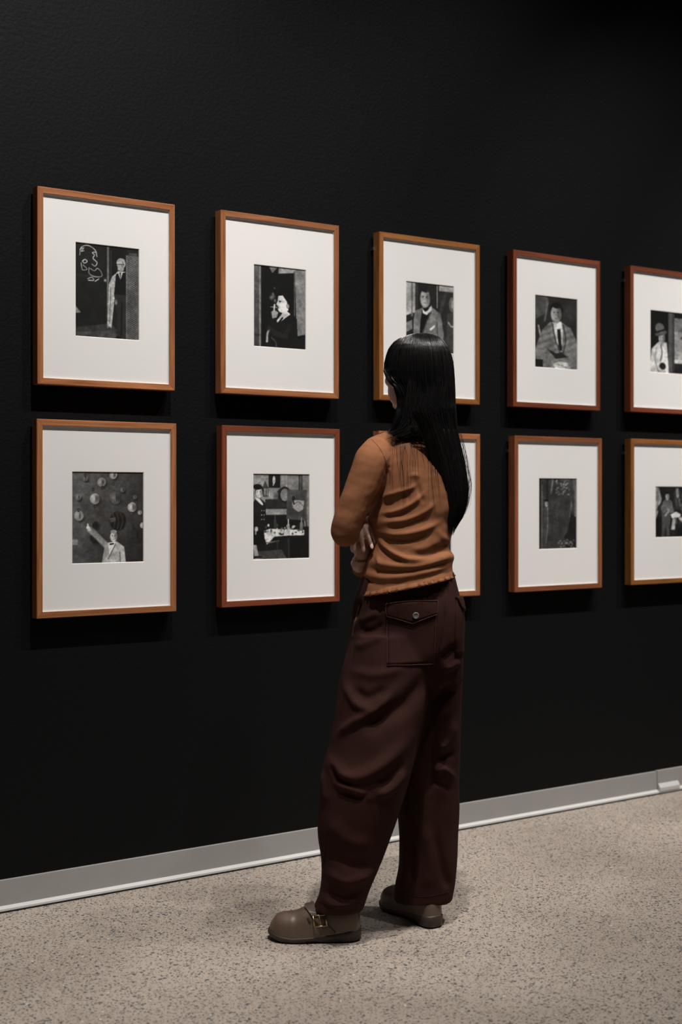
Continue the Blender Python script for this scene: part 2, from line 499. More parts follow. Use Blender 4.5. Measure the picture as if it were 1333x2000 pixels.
def line_on(surf, pts, rad, off=0.0, per=6, n=6):
    q = catmull([np.array(p, float) for p in pts], per)
    return tube([surf.at(p[0], p[1], off)[0] for p in q], rad, n)

# ================================================================== the room
def structure(name, v, f, mat, parent=None):
    o = link(name, mesh(name, v, f), mat, parent)
    if parent is None: o['kind'] = 'structure'
    return o
structure('wall_back', *box(-4.0, 12.0, 0.0, 0.15, 0.0, 4.3), M['wall'])
structure('floor', *box(-4.0, 12.0, -7.0, 0.15, -0.12, 0.0), M['floor'])

def sweep_x(profile, x0, x1):
    n = len(profile)
    V = [(x, y, z) for x in (x0, x1) for y, z in profile]
    Fc = [(i, (i + 1) % n, n + (i + 1) % n, n + i) for i in range(n)]
    return V, Fc + [tuple(range(n))[::-1], tuple(n + i for i in range(n))]
XJ = on_wall(1284, 1540, 0.012)[0]            # where two lengths of skirting meet
bb = structure('baseboard_back', *sweep_x([(0, 0.090), (-0.012, 0.090), (-0.013, 0.018), (0, 0.018)], -4.0, XJ - 0.0012), M['skirt'])
structure('ledge', *sweep_x([(0, 0.0185), (-0.0132, 0.0185), (-0.024, 0.0115), (-0.0245, 0.006), (0, 0.006)], -4.0, XJ - 0.0012), M['ledge'], bb)
structure('sealant_gap', *sweep_x([(0, 0.006), (-0.0215, 0.006), (-0.0215, 0.0), (0, 0.0)], -4.0, XJ - 0.0012), M['seal'], bb)
b2 = structure('baseboard_back', *sweep_x([(0, 0.092), (-0.0135, 0.092), (-0.0145, 0.018), (0, 0.018)], XJ + 0.0012, 12.0), M['skirt'])
structure('ledge', *sweep_x([(0, 0.0185), (-0.0147, 0.0185), (-0.024, 0.0115), (-0.0245, 0.006), (0, 0.006)], XJ + 0.0012, 12.0), M['ledge'], b2)
structure('sealant_gap', *sweep_x([(0, 0.006), (-0.0215, 0.006), (-0.0215, 0.0), (0, 0.0)], XJ + 0.0012, 12.0), M['seal'], b2)
structure('packing_strip', *sweep_x([(-0.010, 0.042), (-0.0165, 0.041), (-0.0260, 0.026), (-0.0260, 0.012), (-0.010, 0.012)], XJ + 0.004, XJ + 0.12), M['ledge'], b2)

# ================================================================== printed pictures
class Canvas:
    """a small greyscale painter (u to the right, v down, both 0..1)"""
    def __init__(s, nx, ny, tone):
        s.nx, s.ny = nx, ny
        s.u, s.v = np.meshgrid((np.arange(nx * 2) + .5) / (nx * 2), (np.arange(ny * 2) + .5) / (ny * 2))
        s.asp = ny / nx
        s.a = np.full(s.u.shape, float(tone))
    def put(s, mask, tone, op=1.0):
        t = tone(s.u, s.v) if callable(tone) else tone
        s.a = s.a * (1 - mask * op) + t * mask * op
    def poly(s, pts, tone, op=1.0):
        m = np.zeros(s.u.shape, bool)
        for (x0, y0), (x1, y1) in zip(pts, pts[1:] + pts[:1]):
            if y0 == y1: continue
            c = ((y0 > s.v) != (y1 > s.v)) & (s.u < (x1 - x0) * (s.v - y0) / (y1 - y0) + x0)
            m ^= c
        s.put(m, tone, op)
    def rect(s, x0, y0, x1, y1, tone, op=1.0):
        s.put((s.u > x0) & (s.u < x1) & (s.v > y0) & (s.v < y1), tone, op)
    def oval(s, cx, cy, rx, ry, tone, op=1.0, soft=0.08, rot=0.0):
        c, q = math.cos(rot), math.sin(rot)
        du, dv = s.u - cx, (s.v - cy) * s.asp
        a, b = du * c + dv * q, -du * q + dv * c
        d = np.sqrt((a / rx) ** 2 + (b / (ry * s.asp)) ** 2)
        s.put(np.clip((1 - d) / max(soft, 1e-3), 0, 1), tone, op)
    def line(s, pts, w, tone, op=1.0, curve=True):
        q = catmull([np.array(p, float) for p in pts], 5) if curve and len(pts) > 2 else [np.array(p, float) for p in pts]
        best = np.full(s.u.shape, 9.0)
        for a, b in zip(q, q[1:]):
            ax, ay, bx, by = a[0], a[1] * s.asp, b[0], b[1] * s.asp
            dx, dy = bx - ax, by - ay
            t = np.clip(((s.u - ax) * dx + (s.v * s.asp - ay) * dy) / (dx * dx + dy * dy + 1e-9), 0, 1)
            best = np.minimum(best, np.hypot(s.u - ax - t * dx, s.v * s.asp - ay - t * dy))
        s.put(np.clip((w - best) / (0.35 * w) , 0, 1), tone, op)
    def grain(s, amp, cells=24):
        g = rng.random((int(cells * s.asp) + 2, cells + 2))
        iu = s.u * cells; iv = s.v * int(cells * s.asp)
        x0, y0 = iu.astype(int), iv.astype(int); fx, fy = iu - x0, iv - y0
        w = (g[y0, x0] * (1 - fx) + g[y0, x0 + 1] * fx) * (1 - fy) + (g[y0 + 1, x0] * (1 - fx) + g[y0 + 1, x0 + 1] * fx) * fy
        s.a = s.a * (1 + amp * (w - .5) * 2)
    def out(s):
        for k, amp in ((7, .16), (17, .14), (41, .12)): s.grain(amp, k)
        a = np.clip(s.a, 0, 1)
        p = np.pad(a, 1, 'edge')
        a = .5 * a + .125 * (p[:-2, 1:-1] + p[2:, 1:-1] + p[1:-1, :-2] + p[1:-1, 2:])
        a = (a[0::2, 0::2] + a[1::2, 0::2] + a[0::2, 1::2] + a[1::2, 1::2]) / 4
        return a                                     # sRGB-like values
def face_on(c, cx, cy, rx, ry, tone=0.62, hair=0.08, look=0):
    """a plain generic head: hair, face, shaded side, simple features"""
    c.oval(cx + 0.06 * rx, cy - 0.28 * ry, rx * 1.16, ry * 0.92, hair)
    c.oval(cx, cy + 0.06 * ry, rx * .94, ry * .94, tone, soft=0.12)
    c.oval(cx + 0.15 * rx, cy - 0.82 * ry, rx * 0.95, ry * 0.36, hair, 1, .2)
    c.oval(cx + rx * 0.55, cy + 0.05 * ry, rx * 0.5, ry * 0.85, tone * 0.55, 0.75, 0.5)
    c.oval(cx - rx * .35, cy - ry * .1, rx * .2, ry * .07, 0.12, .9, .4)
    c.oval(cx + rx * .3, cy - ry * .1, rx * .2, ry * .07, 0.1, .9, .4)
    c.oval(cx - rx * .02, cy + ry * .18, rx * .12, ry * .22, tone * 0.8, .7, .5)
    c.oval(cx - rx * .02, cy + ry * .5, rx * .28, ry * .06, tone * 0.45, .9, .4)
def print_1():
    c = Canvas(124, 186, 0.115)
    c.rect(0, .34, .5, .36, .17); c.rect(0, 0, 1, 1, lambda u, v: .05, .25)
    c.rect(0, .4, .48, .86, .085); c.poly([(0, .9), (.55, .83), (.8, 1), (0, 1)], .2); c.poly([(0, .95), (.6, .9), (.7, 1), (0, 1)], .27)
    c.rect(.49, .02, .525, .88, .40); c.rect(.525, 0, .56, .86, .08); c.rect(.545, .05, .565, .6, .2); c.rect(.56, 0, .8, .5, .07)
    # loose chalk loops on the dark board
    for pts in ([(.08, .14), (.10, .06), (.20, .03), (.31, .07), (.34, .14)], [(.08, .08), (.14, .06), (.10, .10), (.14, .09)],
                [(.30, .12), (.27, .10), (.33, .09)], [(.30, .13), (.28, .16), (.34, .2), (.31, .24), (.26, .22)],
                [(.12, .20), (.16, .18), (.19, .2), (.15, .22), (.12, .2)], [(.10, .22), (.12, .29), (.19, .28), (.13, .24)],
                [(.22, .26), (.22, .32), (.3, .35), (.41, .34), (.40, .29), (.35, .26)], [(.2, .38), (.26, .36), (.29, .39), (.21, .395)], [(.31, .40), (.37, .37)], [(.24, .27), (.3, .29), (.34, .26)]):
        c.line(pts, .0075, .72, .9)
    c.poly([(0, .66), (.1, .74), (0, .75)], .5)
    c.rect(.44, .36, .49, .4, .3); c.oval(.465, .38, .013, .012, .8)
    # figure in a pale coat
    c.poly([(.58, .33), (.66, .27), (.78, .27), (.79, .56), (.6, .56)], .68)
    c.poly([(.58, .32), (.52, .42), (.51, .62), (.5, .85), (.56, .88), (.6, .62), (.64, .33)], .66); c.line([(.55, .45), (.545, .6), (.53, .82)], .012, .42, .8)
    c.poly([(.63, .30), (.79, .27), (.79, .52), (.7, .55), (.6, .52)], .05); c.poly([(.655, .27), (.74, .27), (.70, .36)], .75); c.poly([(.68, .28), (.71, .28), (.70, .36)], .25)
    c.poly([(.6, .52), (.79, .52), (.8, .97), (.64, .97), (.65, .75)], .15); c.line([(.72, .6), (.71, .95)], .012, .05)
    c.oval(.63, .60, .02, .03, .4); c.oval(.67, .975, .05, .012, .03)
    face_on(c, .705, .20, .062, .062, .70, .62); c.oval(.705, .245, .05, .022, .66); c.line([(.65, .195), (.76, .195)], .006, .12)
    # woven screen
    m = lambda u, v: .30 + .13 * np.sign(np.sin(v * 300)) * np.sign(np.sin(u * 130)) + .05 * np.sin(v * 760)
    c.rect(.79, .09, 1, 1, m); c.rect(.785, .09, .80, 1, .5, .7); c.rect(.83, .06, .96, .09, .25)
    c.grain(0.138, 60); return c
def print_2():
    c = Canvas(104, 160, .05)
    c.rect(0, 0, .15, 1, lambda u, v: .33 - .12 * v); c.rect(.115, 0, .15, 1, .47); c.rect(0, .84, .12, .86, .15)
    c.poly([(.28, 0), (.48, 0), (.36, .09)], .45); c.poly([(.48, 0), (.8, 0), (.8, .06), (.47, .09)], .55)
    c.poly([(.78, 0), (1, 0), (1, .8), (.82, .83)], lambda u, v: .50 - .05 * v); c.rect(.765, .04, .79, .8, .30)
    c.poly([(.3, .64), (.42, .58), (.72, .54), (.82, .62), (.84, .88), (1, .84), (1, 1), (.2, 1)], .07)
    for a, b, r in ((.34, .39, .05), (.38, .37, .045), (.41, .42, .04), (.37, .34, .03), (.40, .27, .02)): c.oval(a, b, r, r * .8, .47, .75, .8)
    c.line([(.33, .50), (.46, .50)], .008, .6)
    # head seen from the side
    c.oval(.60, .38, .17, .12, .035)
    c.poly([(.47, .36), (.55, .35), (.63, .42), (.66, .52), (.58, .57), (.49, .55), (.46, .52), (.47, .49), (.435, .46), (.46, .42)], .78)
    c.poly([(.56, .34), (.66, .44), (.67, .56), (.76, .5), (.76, .35)], .035); c.oval(.645, .475, .03, .03, .5); c.oval(.50, .425, .025, .01, .1); c.oval(.465, .505, .02, .008, .25)
    c.poly([(.54, .57), (.62, .53), (.7, .57), (.6, .62), (.46, .70), (.44, .66)], .80); c.line([(.55, .62), (.47, .69)], .02, .05)
    c.poly([(.34, .56), (.39, .53), (.47, .56), (.44, .62), (.36, .64)], .62); c.line([(.39, .55), (.4, .47)], .017, .72); c.line([(.26, .92), (.27, .82), (.30, .78)], .022, .62)
    c.line([(.3, .76), (.45, .82), (.62, .84)], .06, .15, .7); c.line([(.62, .8), (.7, .7)], .05, .12, .7); c.line([(.34, .87), (.42, .92), (.44, 1)], .012, .25)
    c.grain(0.110, 52); return c
def print_3():
    c = Canvas(100, 136, .12)
    c.poly([(0, 0), (.12, 0), (.12, .46), (0, .5)], .66); c.rect(.12, 0, .155, .5, .4); c.rect(.155, 0, .2, .45, .62); c.rect(.2, 0, .26, .5, .2); c.poly([(0, .6), (.14, .55), (.14, .68), (0, .74)], .48); c.rect(0, .74, .12, 1, .14)
    c.rect(.64, 0, .66, .35, .5); c.rect(.69, 0, 1, .1, .68); c.rect(.69, .1, 1, 1, .17); c.line([(.72, .4), (.82, .14)], .04, .24)
    c.oval(.96, .28, .07, .11, .42); c.oval(.97, .28, .03, .06, .62); c.poly([(.86, .42), (1, .38), (1, 1), (.82, 1)], .23); c.line([(.88, .54), (.95, .6), (1, .58)], .015, .6)
    c.poly([(.16, 1), (.17, .55), (.2, .42), (.36, .36), (.54, .34), (.72, .43), (.78, .7), (.77, 1)], lambda u, v: .46 + .03 * np.sin(u * 140))
    c.poly([(.34, .38), (.46, .33), (.5, .42), (.36, .68), (.28, .92), (.3, .6)], .05); c.poly([(.34, .37), (.4, .42), (.45, .40), (.53, .32), (.54, .38), (.44, .46), (.36, .44)], .85)
    c.line([(.52, .42), (.40, .62), (.28, .95)], .014, .22); c.line([(.64, .55), (.68, .95)], .012, .28); c.poly([(.49, .66), (.6, .59), (.6, .63), (.52, .68)], .92)
    face_on(c, .40, .22, .11, .15, .66, .1)
    c.grain(0.099, 52); return c
def print_4():
    c = Canvas(88, 148, .14)
    c.poly([(0, 0), (.3, 0), (.34, .1), (.25, .25), (0, .35)], .26); c.line([(.2, 0), (.3, .1), (.24, .35)], .018, .38, .8); c.oval(.8, .2, .25, .2, .22, .6, .8); c.line([(.1, .42), (.14, .55)], .02, .55)
    c.poly([(0, .78), (.18, .48), (.36, .36), (.62, .35), (.84, .42), (1, .62), (1, 1), (0, 1)], lambda u, v: .43 + .05 * np.sin(v * 70 + u * 20))
    c.poly([(.42, .36), (.62, .34), (.66, .5), (.62, .76), (.5, .64)], .82); c.poly([(.52, .45), (.6, .44), (.64, .74), (.56, .74)], .09)
    c.line([(.42, .38), (.48, .58), (.6, .78)], .02, .22); c.line([(.66, .38), (.72, .58), (.66, .78)], .02, .22)
    c.poly([(.28, .72), (.5, .86), (.78, .82), (.62, .76), (.5, .78)], .13); c.line([(.05, .76), (.3, .86), (.46, .95)], .085, .46); c.line([(.97, .7), (.85, .84), (.72, .93)], .085, .42)
    c.poly([(.42, .93), (.56, .89), (.76, .9), (.84, .98), (.5, 1)], .68); c.line([(.55, .93), (.75, .97)], .01, .35); c.rect(0, .88, .2, 1, .08)
    face_on(c, .50, .235, .135, .135, .60, .06); c.oval(.50, .34, .08, .03, .45, .6)
    c.grain(0.099, 48); return c
def print_5():
    c = Canvas(132, 124, .045)
    c.poly([(0, .95), (.04, .62), (.16, .5), (.3, .5), (.34, .98), (.34, 1), (0, 1)], .78); c.line([(.2, .55), (.22, .68), (.19, .8)], .012, .25); c.line([(.12, .6), (.1, .8), (.16, .98)], .01, .5)
    face_on(c, .215, .44, .06, .10, .62, .1); c.oval(.20, .36, .11, .045, .32, rot=-.25); c.oval(.18, .28, .08, .08, .40); c.line([(.10, .36), (.27, .30)], .018, .06)
    c.oval(.23, .88, .06, .06, .10)
    c.rect(.335, 0, .40, 1, .30); c.rect(.40, 0, .44, 1, .2); c.rect(.44, .1, 1, .76, .55); c.rect(.44, .1, 1, .32, .42); c.rect(.44, .76, 1, .82, .75); c.rect(.44, .82, 1, 1, .10)
    c.poly([(.54, .42), (.68, .28), (.68, .44)], .08); c.oval(.7, .3, .14, .1, .3); c.poly([(.6, .45), (.8, .42), (.86, .76), (.58, .76)], .14)
    c.grain(0.138, 56); return c
def print_6():
    c = Canvas(140, 178, .32)
    c.put(np.ones(c.u.shape), lambda u, v: .40 - .19 * u - .07 * v)
    def shell(x, y, r, tone, ribs=3, rot=0.):
        c.oval(x + .02, y + .022, r * 1.15, r, .09, .7, .5); c.oval(x, y, r, r * .86, tone)
        for k in range(ribs): c.oval(x + r * (.2 + .3 * k), y, r * .16, r * .72, tone * .35, .8, .5)
        c.oval(x - r * .35, y - r * .1, r * .4, r * .55, min(1, tone * 1.25), .6, .6)
    for x, y, r, t, k in ((.19, .08, .037, .42, 1), (.41, .12, .06, .60, 2), (.57, .04, .055, .66, 2), (.095, .28, .042, .46, 2), (.32, .30, .07, .66, 3), (.60, .29, .08, .33, 3),
                          (.70, .20, .035, .38, 2), (.87, .28, .03, .34, 1), (.83, .39, .065, .62, 3), (.94, .45, .03, .5, 1), (.105, .48, .065, .58, 1), (.98, .59, .04, .66, 1), (.89, .70, .08, .16, 1), (.33, .58, .045, .13, 1), (.32, .72, .07, .12, 1), (.84, .6, .03, .16, 1)):
        shell(x, y, r, t, k)
    for x, y in ((.19, .05), (.42, .18), (.57, .14), (.32, .38), (.295, .2), (.10, .42), (.82, .46), (.79, .33)): c.oval(x, y, .018, .022, .14); c.oval(x, y, .008, .01, .35)
    c.oval(.64, .54, .125, .11, .10)
    for k in range(4): c.line([(.56 + k * .055, .45), (.59 + k * .055, .54), (.57 + k * .05, .63)], .008, .22)
    c.poly([(.52, .51), (.6, .50), (.6, .54), (.53, .56)], .3)
    c.poly([(0, .73), (.09, .73), (.09, .79), (0, .79)], .55); c.oval(.62, .85, .3, .2, .1, .5, .9)
    c.line([(.255, .63), (.36, .71), (.47, .80)], .048, .60); c.line([(.225, .60), (.25, .63)], .022, .86); c.line([(.222, .57), (.235, .61)], .010, .88); c.line([(.21, .61), (.235, .62)], .010, .8)
    c.poly([(.41, 1), (.45, .82), (.5, .77), (.62, .76), (.72, .82), (.745, 1)], .66); c.poly([(.5, .78), (.6, .76), (.52, .94)], .9); c.line([(.6, .79), (.5, .95)], .010, .4); c.line([(.66, .88), (.67, 1)], .01, .42)
    c.line([(.53, .79), (.57, .785)], .014, .1)
    face_on(c, .575, .705, .055, .062, .74, .2); c.oval(.575, .655, .045, .02, .72, .8)
    c.grain(0.088, 80); return c
def print_7():
    c = Canvas(108, 168, .52)
    c.rect(0, 0, 1, .4, lambda u, v: .55 - .1 * u); c.rect(.28, 0, .48, .17, .1); c.oval(.37, .08, .025, .05, .75); c.line([(.37, .09), (.36, .14)], .012, .7); c.rect(.58, 0, .6, .2, .62); c.rect(.8, 0, .83, .2, .2); c.rect(.84, 0, .87, .2, .25)
    c.poly([(.17, .17), (.22, .09), (.28, .17), (.28, .27), (.18, .27)], .22); c.rect(.2, .18, .23, .26, .5); c.rect(.245, .18, .27, .26, .5)
    c.rect(.22, .3, .6, .42, .16); c.oval(.53, .3, .14, .14, .17); c.oval(.56, .25, .11, .10, .1); c.oval(.56, .25, .08, .075, .5); c.rect(.36, .22, .44, .3, .42)
    c.rect(.22, .415, .6, .48, .58); c.rect(.22, .48, .9, .62, .08)
    c.poly([(.6, .19), (.95, .19), (.95, .55), (.585, .53)], .30); c.poly([(.62, .21), (.92, .21), (.92, .5), (.61, .5)], .26); c.poly([(.69, .31), (.9, .32), (.88, .42), (.8, .45), (.7, .40)], .62); c.line([(.72, .36), (.8, .33), (.88, .38)], .008, .28); c.line([(.7, .3), (.72, .36)], .016, .08); c.oval(.71, .29, .03, .03, .1)
    c.rect(0, .62, 1, 1, .09); c.poly([(0, .9), (.5, .88), (.6, 1), (0, 1)], .26); c.line([(.93, .55), (.96, .72)], .012, .12)
    c.poly([(.17, .67), (.3, .64), (.9, .66), (.9, .72), (.65, .72), (.38, .73), (.25, .82)], .85)
    for k in range(46):
        x, y = .22 + .66 * rng.random(), .60 + .11 * rng.random(); c.oval(x, y, .012 + .02 * rng.random(), .008 + .012 * rng.random(), [.12, .9, .55, .3][k % 4], .9, .4)
    for x, y0, y1, t in ((.39, .48, .64, .2), (.62, .53, .70, .66), (.85, .51, .67, .45)): c.rect(x - .025, y0 + .06, x + .025, y1, t); c.rect(x - .009, y0, x + .009, y0 + .07, t * 1.2)
    c.line([(.25, .8), (.45, .78)], .014, .4); c.line([(.43, .78), (.43, 1)], .012, .22); c.line([(.62, .75), (.63, 1)], .010, .2); c.rect(.66, .75, 1, 1, .06)
    c.poly([(0, .36), (.05, .30), (.14, .29), (.22, .34), (.25, .6), (.18, .66), (0, .66)], .10); c.poly([(0, .65), (.2, .66), (.22, .82), (0, .82)], .05); c.poly([(.05, .28), (.13, .3), (.19, .36), (.17, .37), (.07, .31)], .85)
    for y in (.43, .48, .53): c.oval(.16, y, .008, .006, .8); c.oval(.2, y, .008, .006, .7)
    c.poly([(.01, .82), (.07, .82), (.11, .95), (.04, .95)], .62); c.oval(.08, .965, .09, .018, .06); c.oval(.1, .985, .1, .012, .6); c.oval(.07, .64, .03, .03, .75); c.line([(.06, .66), (.06, .7)], .01, .7)
    face_on(c, .115, .22, .062, .065, .74, .06); c.oval(.09, .16, .08, .035, .06)
    c.grain(0.110, 68); return c
def print_8():
    c = Canvas(96, 150, .2)
    c.rect(0, 0, .4, 1, .14); c.rect(.7, 0, .76, 1, .4); c.poly([(.2, 1), (.24, .5), (.4, .4), (.6, .42), (.7, 1)], .32); face_on(c, .42, .3, .1, .1, .6, .08)
    c.grain(0.110, 52); return c
def print_9():
    c = Canvas(80, 142, .21)  # grey base tone has the veil of the glass reflection painted in
    c.rect(0, 0, 1, 1, lambda u, v: .20 + .03 * u); c.rect(0, 0, .06, 1, .10); c.rect(.085, .1, .12, 1, .42, .7); c.rect(.2, 0, .26, .3, .13)
    for k in range(90): x, y = .45 + .35 * rng.random(), .24 * rng.random() ** 1.3; c.oval(x, y, .018, .012, .3 + .5 * rng.random(), .8, .6)
    c.line([(.38, 0), (.36, .1), (.33, .22)], .022, .5, .7); c.line([(.55, .3), (.48, .45), (.5, .7)], .006, .34, .8)
    c.poly([(.14, 1), (.16, .42), (.24, .38), (.27, .7), (.2, 1)], .25); c.line([(.245, .42), (.24, .7), (.2, .9)], .012, .48, .8); face_on(c, .215, .36, .05, .045, .62, .1); c.oval(.215, .315, .065, .02, .08)
    c.poly([(.75, .75), (.66, .82), (.72, 1), (1, 1), (1, .55), (.84, .5)], .10); c.oval(.85, .37, .03, .06, .48, .8, .6); c.line([(.84, .42), (.8, .55)], .01, .4); c.poly([(.93, .12), (1, .08), (1, .55), (.94, .54)], .50, .8); c.poly([(.9, 0), (1, 0), (1, .08), (.9, .18)], .4, .6)
    for k in range(40): x, y = .5 + .45 * rng.random(), .86 + .13 * rng.random(); c.oval(x, y, .03, .012, .25 + .5 * rng.random(), .6, .6, rot=-.5)
    c.grain(0.099, 60); return c
def print_10():
    c = Canvas(96, 112, .1)
    c.poly([(0, 0), (.1, 0), (.2, .25), (.1, .5), (0, .7)], .55); c.line([(.1, .05), (.08, .45)], .012, .25); c.rect(.55, .1, .75, .45, .2); c.oval(.66, .14, .05, .1, .6)
    for k in range(26): x, y = .5 + .5 * rng.random(), .75 * rng.random(); c.line([(x, y), (x + .02, y + .14)], .012, .1 + .5 * rng.random(), .8)
    c.poly([(.17, .36), (.3, .26), (.46, .27), (.52, .4), (.5, .52), (.2, .52)], .36); c.poly([(.2, .52), (.46, .52), (.42, .95), (.34, .95), (.33, .7), (.28, .98), (.2, .98), (.22, .7)], .27)
    c.line([(.2, .34), (.1, .44), (.18, .5)], .04, .14); c.line([(.3, .57), (.42, .47), (.36, .45)], .02, .6); c.line([(.48, .32), (.52, .5)], .03, .42)
    c.poly([(.46, .55), (.62, .5), (.75, .55), (.74, .6), (.5, .62)], .85); c.poly([(.52, .62), (.6, .62), (.58, .84), (.48, .84)], .7); c.poly([(.68, .62), (.92, .58), (.94, .66), (.84, .74)], .72)
    c.rect(0, .62, .18, 1, .04); c.oval(.8, .9, .2, .1, .05); face_on(c, .365, .20, .06, .075, .70, .08)
    c.grain(0.138, 52); return c

# ================================================================== framed pictures
RAIL, DEPTH, GAP = 0.0185, 0.033, 0.011
FRONT = DEPTH + GAP
def make_rail(L):
    prof = [(0.0, 0.0), (0.0, DEPTH - .0012), (.0012, DEPTH), (RAIL - .0010, DEPTH), (RAIL, DEPTH - .0010), (RAIL, DEPTH - .011), (RAIL - .006, DEPTH - .011), (RAIL - .006, 0.0)]
    n = len(prof)
    V = [(-L / 2 + t + .0003, -d, t) for t, d in prof] + [(L / 2 - t - .0003, -d, t) for t, d in prof]
    Fc = [(i, (i + 1) % n, n + (i + 1) % n, n + i) for i in range(n)] + [tuple(range(n))[::-1], tuple(n + i for i in range(n))]
    me = mesh('frame_rail', V, Fc)
    bm = bmesh.new(); bm.from_mesh(me); bmesh.ops.recalc_face_normals(bm, faces=bm.faces); bm.to_mesh(me); bm.free()
    return me
def framed(label, wood, corners, pcorners, painter, name='framed_photograph', hook=True):
    q = [on_wall(*c, FRONT) if c else None for c in corners]            # TL TR BR BL on the frame's front plane
    avg = lambda idx, k: float(np.mean([q[i][k] for i in idx if q[i] is not None]))
    x0 = avg((0, 3), 0); z1 = avg((0, 1), 2); z0 = avg((2, 3), 2)
    x1 = avg((1, 2), 0) if q[1] is not None else x0 + 0.452
    w, h = x1 - x0, z1 - z0
    root = thing(name, label, 'picture', ((x0 + x1) / 2, -GAP, z0), 'framed photographs on the black wall')
    hz, vt = make_rail(w), make_rail(h)
    for me, loc, rot in ((hz, (0, 0, 0), 0), (vt, (w / 2, 0, h / 2), -math.pi / 2), (hz, (0, 0, h), math.pi), (vt, (-w / 2, 0, h / 2), math.pi / 2)):
        r = link('frame_rail', me, wood, root); r.location = loc; r.rotation_euler = (0, rot, 0)
    p = [on_wall(*c, FRONT - 0.0095) for c in pcorners]
    mx, mz = root.location.x, root.location.z
    u0 = (p[0][0] + p[3][0]) / 2 - mx; u1 = (p[1][0] + p[2][0]) / 2 - mx
    v1 = (p[0][2] + p[1][2]) / 2 - mz; v0 = (p[2][2] + p[3][2]) / 2 - mz
    r_ = RAIL - .005
    o = [(-w / 2 + r_, r_), (w / 2 - r_, r_), (w / 2 - r_, h - r_), (-w / 2 + r_, h - r_)]
    yb, th, bv = -(DEPTH - .0098), .0022, .0016
    inn = [(u0, v0), (u1, v0), (u1, v1), (u0, v1)]
    big = [(u0 - bv, v0 - bv), (u1 + bv, v0 - bv), (u1 + bv, v1 + bv), (u0 - bv, v1 + bv)]
    V = [(x, yb - th, z) for x, z in o] + [(x, yb - th, z) for x, z in big] + [(x, yb, z) for x, z in inn] + [(x, yb, z) for x, z in o]
    Fc = []
    for i in range(4):
        j = (i + 1) % 4
        Fc += [(i, j, 4 + j, 4 + i), (4 + i, 4 + j, 8 + j, 8 + i), (12 + j, 12 + i, 8 + i, 8 + j), (i, 12 + i, 12 + j, j)]
    link('mat_board', mesh('mat_board', V, Fc), M['mat'], root)
    # pale fillet that holds the mat back from the glass
    t = RAIL; sp = []
    ys, ye = yb - th, -(DEPTH - .0042)
    for bx in (box(-w / 2 + t - .004, w / 2 - t + .004, ye, ys, h - t - .0004, h - t + .004), box(-w / 2 + t - .004, w / 2 - t + .004, ye, ys, t - .004, t + .0004),
               box(-w / 2 + t - .004, -w / 2 + t + .0004, ye, ys, t, h - t), box(w / 2 - t - .0004, w / 2 - t + .004, ye, ys, t, h - t)):
        sp.append(bx)
    link('spacer', mesh('spacer', *merge(sp)), M['spacer'], root)
    link('backing_board', mesh('backing_board', *box(-w / 2 + r_, w / 2 - r_, -.008, -.003, r_, h - r_)), M['board'], root)
    g = box(-w / 2 + r_, w / 2 - r_, ye - .0006, ye - .0005, r_, h - r_)
    link('glass_pane', mesh('glass_pane', [(-w / 2 + r_, ye - .0006, r_), (w / 2 - r_, ye - .0006, r_), (w / 2 - r_, ye - .0006, h - r_), (-w / 2 + r_, ye - .0006, h - r_)], [(0, 1, 2, 3)]), M['glass'], root)
    # the print itself: tones carried by a fine grid
    a = painter().out(); a = np.clip(a, 0.02, .92)
    lin = np.where(a <= .04045, a / 12.92, ((a + .055) / 1.055) ** 2.4) * 1.12
    ny, nx = a.shape
    e = .003
    X, Z = np.meshgrid(np.linspace(u0 - e, u1 + e, nx), np.linspace(v1 + e, v0 - e, ny))
    V = np.stack([X, np.full_like(X, yb + .0006), Z], -1).reshape(-1, 3)
    idx = np.arange(nx * ny).reshape(ny, nx)
    Fq = np.stack([idx[1:, :-1], idx[1:, 1:], idx[:-1, 1:], idx[:-1, :-1]], -1).reshape(-1, 4)
    me = quad_mesh('photo_print', V, Fq)
    ca = me.color_attributes.new('print_tone', 'FLOAT_COLOR', 'POINT')
    l = lin.reshape(-1)
    ca.data.foreach_set('color', np.stack([l, l * .985, l * .965, np.ones_like(l)], -1).astype(np.float32).ravel())
    link('photo_print', me, M['print'], root)
    # wall hook peeping out behind the left rail, and a bumper on the wall
    if hook:
        hb = merge([box(-w / 2 - .004, -w / 2 + .03, 0.0005, .0035, h * .895, h * .905 + .006), box(-w / 2 - .004, -w / 2 - .001, -.004, GAP, h * .895, h * .905 + .006)])
        link('security_hanger', mesh('security_hanger', *hb), M['steel'], root)
    link('wall_batten', mesh('wall_batten', *box(-w / 2 + .04, w / 2 - .04, 0.0, GAP, h - .09, h - .05)), M['board'], root)
    return root

